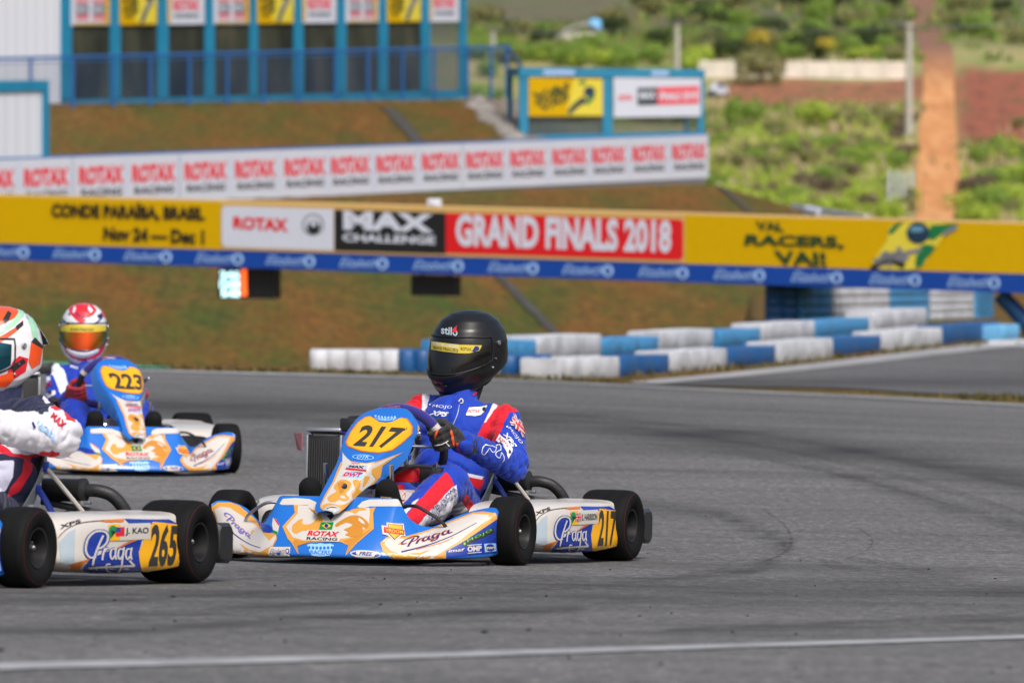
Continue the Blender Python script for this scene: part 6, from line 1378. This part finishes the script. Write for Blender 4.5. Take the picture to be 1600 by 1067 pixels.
def patches1(mb):
    b = B_(mb)
    btx(mb, 'MOJO', tw, (676, 638.5), (706, 640.5), (707, 634.5), (677, 632.5), 0, .1, 1, 1.1); b(ell2d(672.5, 632.5, 1.3, 1.3, 8), tw); btx(mb, 'XPS', tw, (670, 648.5), (698, 651.5), (703, 644.5), (674, 641.5), .04, .35)
    b(poly2d([(728, 649), (733, 637), (747, 636.5), (762, 634), (757, 643), (750, 649), (741, 650.5)]), tw); btx(mb, 'ROTAX', tr_, (730.5, 645.5), (748, 645.5), (750, 640.5), (732.5, 640.5), .03, .1, 2); b(ell2d(755.5, 640, 3.2, 3.6, 12), kink, 2)
    btx(mb, 'MiR', tr_, (737, 618.5), (765, 612.5), (764, 608), (742, 611), .05, .2)
    b(stroke2d([(718, 633), (714, 650), (704, 671), (692, 692)], 1.1, 4), kgrey, 1); b(stroke2d([(717, 628), (720, 624), (723, 626), (723, 630), (719, 631)], 1.6, 3), kwhite, 2)
    union_flag(lambda s, m, ly: b(s, m, ly), (797, 662), (817, 684), (821, 666), (803, 647), 1)
    btx(mb, 'MOJO', tw, (793, 670), (812, 695), (817, 692), (797, 667.5), 0, .1, 1, 1.1); b(ell2d(792.5, 667, 1.4, 1.4, 8), tw); btx(mb, 'XPS', tw, (786, 678), (801, 701), (808, 697), (790, 673), .04, .3)
    b(poly2d([(776, 688), (781, 678), (794, 690), (800, 701), (800, 706), (793, 717), (791, 707), (785, 697)]), tw); btx(mb, 'ROTAX', tr_, (779.5, 687), (793, 700), (796, 696), (782, 683), .03, 0, 2); b(ell2d(796, 706, 2.2, 3, 12), kink, 2)
    for p in ([(756, 695), (752, 707), (757, 709.5), (764, 700), (766, 704), (771, 707), (775, 699), (763, 696), (757, 695)], [(774, 697), (780, 695), (782, 703), (776, 705), (774, 711), (780, 715), (783, 706)], [(783, 706), (786, 712), (787, 718), (784, 721)]): b(stroke2d(p, 1.1, 2), tw)
    q = [(673, 815), (714, 771), (707, 762), (667, 806)]
    btx(mb, 'UNITED KINGDOM', knavy, (673, 812), (716, 770), (708, 761), (666, 803), .0, 0, 2, 1.15)
p1f = make_body(J1, K217, suit_material('blue_race_suit', lin((16, 58, 172)), (('red', lin((205, 18, 40))), ('white', lin((216, 214, 222))))), [('red', red1), ('white', whi1)], 1., patches1)
body1 = p1f('race_suit', d1)
M1, c1 = helmet_M(K217, 733.5, 545.5, .50, R(-38), R(3), R(2), (1.10, 1.08, 1.06))
hm_black = mat('matt_black_helmet', (.010, .010, .011), .33, coat=.05, var=.12, vscale=6, spec=.4); visor_dark = mat('dark_visor', (.006, .006, .007), .06, spec=.6)
H_ = lambda mb: (lambda shp, m, ly=1, L=4: stick(mb, shp, m, ly, KI, L, .0005, .0010, .12))
def deco1(mb):
    h = H_(mb); h(quad(text2d('stilo', .025), (689.5, 521.5), (715, 525.5), (715.5, 513), (689.5, 509)), kgrey, 1, 3); h(poly2d([(707, 516), (709.5, 513), (714.5, 508.5), (713, 514), (714.5, 518), (710, 518.5), (707.5, 520)]), tr_, 2, 3)
def vdeco1(mb):
    h = H_(mb); h(poly2d([(674, 533), (700, 536.5), (720, 538.5), (753, 539.5), (749, 547.5), (733, 552), (718, 552), (696, 549.5), (674, 546)]), paint('strip_yellow', (206, 184, 56), .35, .1), 1)
    h(quad(text2d('ROTAX MAX CHALLENGE', .01), (677, 539), (716.5, 544.5), (716.5, 539.7), (677, 534.5)), tw, 2, 3); h(quad(text2d('GRAND FINALS 2018', .02), (677, 545.3), (715.5, 550.5), (715.5, 545.2), (677, 540.3)), kink, 2, 3); h(quad(text2d('ROTAX', .02), (720, 547.5), (736.5, 548.5), (736.5, 543.7), (720, 542.7)), kink, 2, 3); h(poly2d([(737, 549), (742, 541), (747, 541), (749, 546), (741, 550)]), knavy, 2, 3)
make_helmet(K217, M1, hm_black, visor_dark, d1, deco1, vdeco1)
def neck(par, J, c, m=neck_m): mb = MB(); mb.cap(Vector(J['neck']) - Vector((0, -.01, .02)), c + Vector((0, .02, -.09)), .056, .068, m, 20); mb.build('balaclava', par, 180)
neck(d1, J1, c1)
def gd1(mb):
    b = lambda s, m, ly=1: stick(mb, s, m, ly, KI, 3, .0006, .0014, .08)
    b(stroke2d([(679, 696), (690, 694), (698, 690), (700, 688.5)], 1.3, 3), tw); b(stroke2d([(697, 691.5), (702, 697)], 1.5, 1), tw)
    b(stroke2d([(704, 671), (707, 684), (710, 702)], lambda t: 1.6 + 2 * sin(pi*t), 4), gor); b(poly2d([(678, 682), (682, 673), (686, 671), (683, 678), (680, 685)]), gor); b(stroke2d([(714, 692), (717, 704)], 4, 2), gor); b(stroke2d([(717, 704), (722, 717)], 5.5, 2), gor)
for s, an in hands(J1, d1, glove_m, gd1):
    sx = 1 if s == 'L' else -1
    def sd(mb, s=s):
        b = lambda sh, m, ly=1: stick(mb, sh, m, ly, KI, 3, .0006, .0016, .08); q = ((595.5, 775), (611, 777), (613, 783.5), (594, 784)) if s == 'L' else ((484, 775), (494, 775), (500, 783), (484, 783))
        b(poly2d(list(q)), mat('shoe_badge_edge', lin((180, 170, 130)), .6)); cx = sum(p[0] for p in q) / 4; cy = sum(p[1] for p in q) / 4; b(poly2d([(cx + (x - cx) * .8, cy + (y - cy) * .8) for x, y in q]), mat('shoe_badge', lin((150, 110, 24)), .6), 2)
    make_shoe(d1, an, (sx * (.140 if s == 'L' else .172), -.715, .275), shoe_m, sd)

# ---- driver of kart 223
def LP(K, px, py, y):
    Ki = K.inverted(); o = Ki @ CAM; d = Ki.to_3x3() @ ray(px, py); return tuple(o + d * ((y - o.y) / d.y))
d2 = tag(empty('person', K223), 'kart driver in a red and white helmet and plain blue suit', 'person')
J2 = rig(neck=LP(K223, 136, 564, .42), shR=LP(K223, 93, 589, .42), shL=LP(K223, 181, 583, .42), chest=LP(K223, 137, 616, .365), elR=LP(K223, 86, 655, .20), elL=(.20, .22, .31), aR=194, aL=-22)
w2 = [(('uarmR', 'torso', 'collar'), [(72, 578), (80, 571), (90, 567), (101, 579), (106, 598), (109, 617), (97, 624), (90, 603), (84, 588)]), (('uarmR', 'farmR'), [(69, 616), (86, 609), (87, 616), (70, 623)]), (('uarmR',), [(70, 592), (79, 586), (80, 594), (72, 599)]), (('shinR', 'thighR'), [(112, 664), (122, 668), (142, 694), (130, 706), (112, 700)])]
bm2 = suit_material('plain_blue_suit', lin((14, 52, 166)), (('white', lin((216, 216, 224))),))
def patches2(mb):
    b = lambda sh, m, ly=1: stick(mb, sh, m, ly, K223.inverted(), 3, .0008, .0028, .12)
    b(quad(text2d('RACE', .03), (70, 607), (82, 601), (80, 596), (68, 602)), tr_); b(ell2d(79, 613, 2.5, 2), kink, 2); b(quad(text2d('SPEED', .02), (109, 574), (122, 578), (123, 574.5), (110, 570.5)), tw)
make_body(J2, K223, bm2, [('white', w2)], 1., patches2, .0105)('race_suit', d2)
M2, c2 = helmet_M(K223, 131, 518.5, .50, R(2), R(2), 0, (.99, .97, 1.06))
def film(name, c0, c1, c2_):
    m = bpy.data.materials.new(name); m.use_nodes = True; t = m.node_tree; b = t.nodes['Principled BSDF']; b.inputs['Metallic'].default_value = .85; b.inputs['Roughness'].default_value = .16
    lw = t.nodes.new('ShaderNodeLayerWeight'); lw.inputs['Blend'].default_value = .45; t.links.new(ramp(t, lw.outputs['Facing'], [(.05, c0), (.30, c1), (.62, c2_)]), b.inputs['Base Color']); return m
def HD(K): 
    Ki = K.inverted(); return lambda mb: (lambda pts, m, ly=1, sm=0, L=4: stick(mb, poly2d(pts, sm) if isinstance(pts, list) else pts, m, ly, Ki, L, .0005, .0010, .12))
hwhite = paint('helmet_white', (222, 222, 226), .22, .4); hred = paint('helmet_red', (214, 38, 52), .25, .4); hnavy = paint('helmet_navy', (26, 38, 96), .25, .4); horange = paint('helmet_orange', (236, 84, 34), .25, .4); hmint = paint('helmet_mint', (160, 214, 176), .25, .4)
def deco2(mb):
    h = HD(K223)(mb); h([(107, 484), (112, 476), (120, 472), (128, 471), (140, 473), (148, 480), (151, 485), (146, 492), (138, 497), (128, 507), (118, 499), (112, 493)], hred, 1)
    h([(113, 487), (117, 477), (119, 482), (116, 490)], hwhite, 2); h([(138, 477), (146, 486), (141, 489), (137, 483)], hwhite, 2); h(quad(script2d(), (116, 499), (140, 499), (140, 489), (116, 489)), hnavy, 3)
    for p in ([(97, 498), (103, 504), (110, 508)], [(146, 507), (155, 501), (160, 494)]): h(stroke2d(p, 2.6, 3), hnavy, 1)
    h([(151, 493), (158, 489), (161, 496), (154, 498)], hnavy, 1); h([(106, 491), (110, 488), (110, 494)], hnavy, 1); h([(156, 480), (162, 486), (164, 498), (160, 494)], hred, 1)
    h([(97, 535), (105, 542), (112, 549), (128, 553), (146, 550), (156, 542), (166, 532), (163, 545), (157, 553), (148, 560), (128, 564), (112, 559), (103, 550)], hred, 1); h([(108, 540), (152, 540), (144, 549), (128, 551), (114, 549)], hnavy, 2)
def vdeco2(mb):
    h = HD(K223)(mb); h([(94, 509.5), (110, 507.5), (128, 507), (150, 507.5), (166, 508.5), (165, 517), (150, 518.5), (128, 519), (108, 518.5), (95, 517.5)], paint('strip_yellow', (190, 170, 50), .35, .1), 1); h(quad(text2d('GRAND FINALS 2018', .02), (110, 517), (146, 517.5), (146, 513), (110, 512.5)), kink, 2, 0, 3)
make_helmet(K223, M2, hwhite, film('mirror_visor_red', (.75, .10, .02), (.60, .30, .04), (.06, .30, .22)), d2, deco2, vdeco2, hnavy); neck(d2, J2, c2, hnavy)
for s, an in hands(J2, d2, gred): make_shoe(d2, an, ((.142 if s == 'L' else -.168), -.715, .285), shoe_m)

# ---- driver of kart 265
d3 = tag(empty('person', K265), 'kart driver at the left edge in an orange and mint helmet', 'person')
J3 = rig(neck=LP(K265, 6, 614, .47), shL=LP(K265, 50, 655, .41), shR=LP(K265, -100, 650, .47), chest=LP(K265, -22, 705, .37), pelvis=(.045, .25, .17), hipL=(.12, .22, .16), elL=LP(K265, 93, 680, .12), elR=(-.33, .2, .40), aL=30, aR=178)
n3 = [(('torso', 'collar', 'uarmL', 'pelvis'), [(-200, 560), (45, 575), (76, 640), (76, 652), (40, 664), (0, 678), (-200, 700)]), (('uarmL', 'farmL', 'torso'), [(58, 634), (94, 624), (101, 629), (88, 632), (72, 638), (66, 650), (60, 646)]), (('torso', 'pelvis', 'thighL', 'collar'), [(-60, 692), (20, 712), (94, 708), (60, 750), (40, 800), (-60, 830)])]
r3 = [(('uarmL', 'farmL'), [(78, 636), (98, 629), (113, 637), (117, 662), (107, 657), (98, 642)]), (('torso', 'pelvis', 'thighL'), [(38, 714), (52, 712), (49, 738), (30, 768), (10, 778), (16, 762), (34, 740)]), (('uarmL', 'farmL', 'torso'), [(-20, 682), (0, 692), (19, 708), (48, 711), (70, 706), (94, 706), (92, 711), (60, 714), (16, 714), (-20, 696)]), (('torso', 'uarmL'), [(9, 652), (40, 656), (36, 662), (10, 664)])]
w3 = [(('torso', 'pelvis', 'thighL'), [(-60, 720), (22, 720), (20, 745), (8, 768), (-60, 770)])]
def patches3(mb):
    b = lambda sh, m, ly=1: stick(mb, sh, m, ly, K265.inverted(), 3, .0008, .0030, .12)
    b(quad(text2d('MAX', .05), (78, 652), (98, 672), (104, 662), (84, 645)), tr_); b(stroke2d([(60, 668), (72, 676), (86, 690)], 2.5, 3), kpale); b(quad(text2d('RACING', .02), (56, 662), (82, 684), (86, 678), (60, 657)), kpale); b(stroke2d([(50, 660), (54, 668)], 3, 1), knavy)
make_body(J3, K265, suit_material('white_race_suit', lin((214, 214, 224)), (('navy', lin((24, 30, 62))), ('white2', lin((206, 206, 226))), ('red', lin((200, 22, 44))))), [('navy', n3), ('white2', w3), ('red', r3)], .9, patches3, bulk=1.2)('race_suit', d3)
M3_, c3 = helmet_M(K265, -3, 550, .50, R(-50), R(2), R(4), (1.10, 1.02, 1.06))
def deco3(mb):
    h = HD(K265)(mb)
    h([(-70, 478), (-30, 468), (0, 468), (20, 470), (30, 483), (26, 495), (0, 509), (-40, 520)], horange, 1); h([(14, 470), (28, 473), (37, 485), (37, 494), (20, 511), (0, 523), (-40, 534), (-40, 524), (0, 515), (18, 503), (29, 489), (24, 480)], hmint, 2)
    h([(-30, 536), (0, 526), (22, 513), (36, 500), (36, 509), (20, 522), (0, 536), (-30, 546)], horange, 1); h([(4, 500), (12, 486), (18, 490), (14, 500), (8, 506)], kink, 3); h([(24, 510), (35, 502), (36, 508), (26, 517)], kink, 3)
    h([(40, 478), (50, 482), (56, 500), (60, 535), (52, 530), (47, 510), (42, 496)], hmint, 1); h([(42, 482), (47, 486), (45, 500), (40, 496)], kgrey, 2); h([(48, 535), (66, 544), (62, 568), (50, 576), (44, 566)], horange, 2); h([(54, 527), (66, 540), (66, 545), (48, 534)], kink, 3)
    h([(20, 564), (30, 556), (44, 560), (40, 580), (22, 592), (5, 596)], hred, 1); h([(-10, 590), (20, 580), (22, 592), (10, 604), (-10, 606)], horange, 2); h([(16, 572), (36, 560), (40, 566), (20, 582)], kink, 3)
make_helmet(K265, M3_, hwhite, film('mirror_visor_blue', (.02, .10, .16), (.03, .22, .22), (.05, .10, .30)), d3, deco3, None, kink, hwhite); neck(d3, J3, c3, hnavy)
for s, an in hands(J3, d3, glove_m): make_shoe(d3, an, ((.142 if s == 'L' else -.168), -.715, .285), shoe_m)
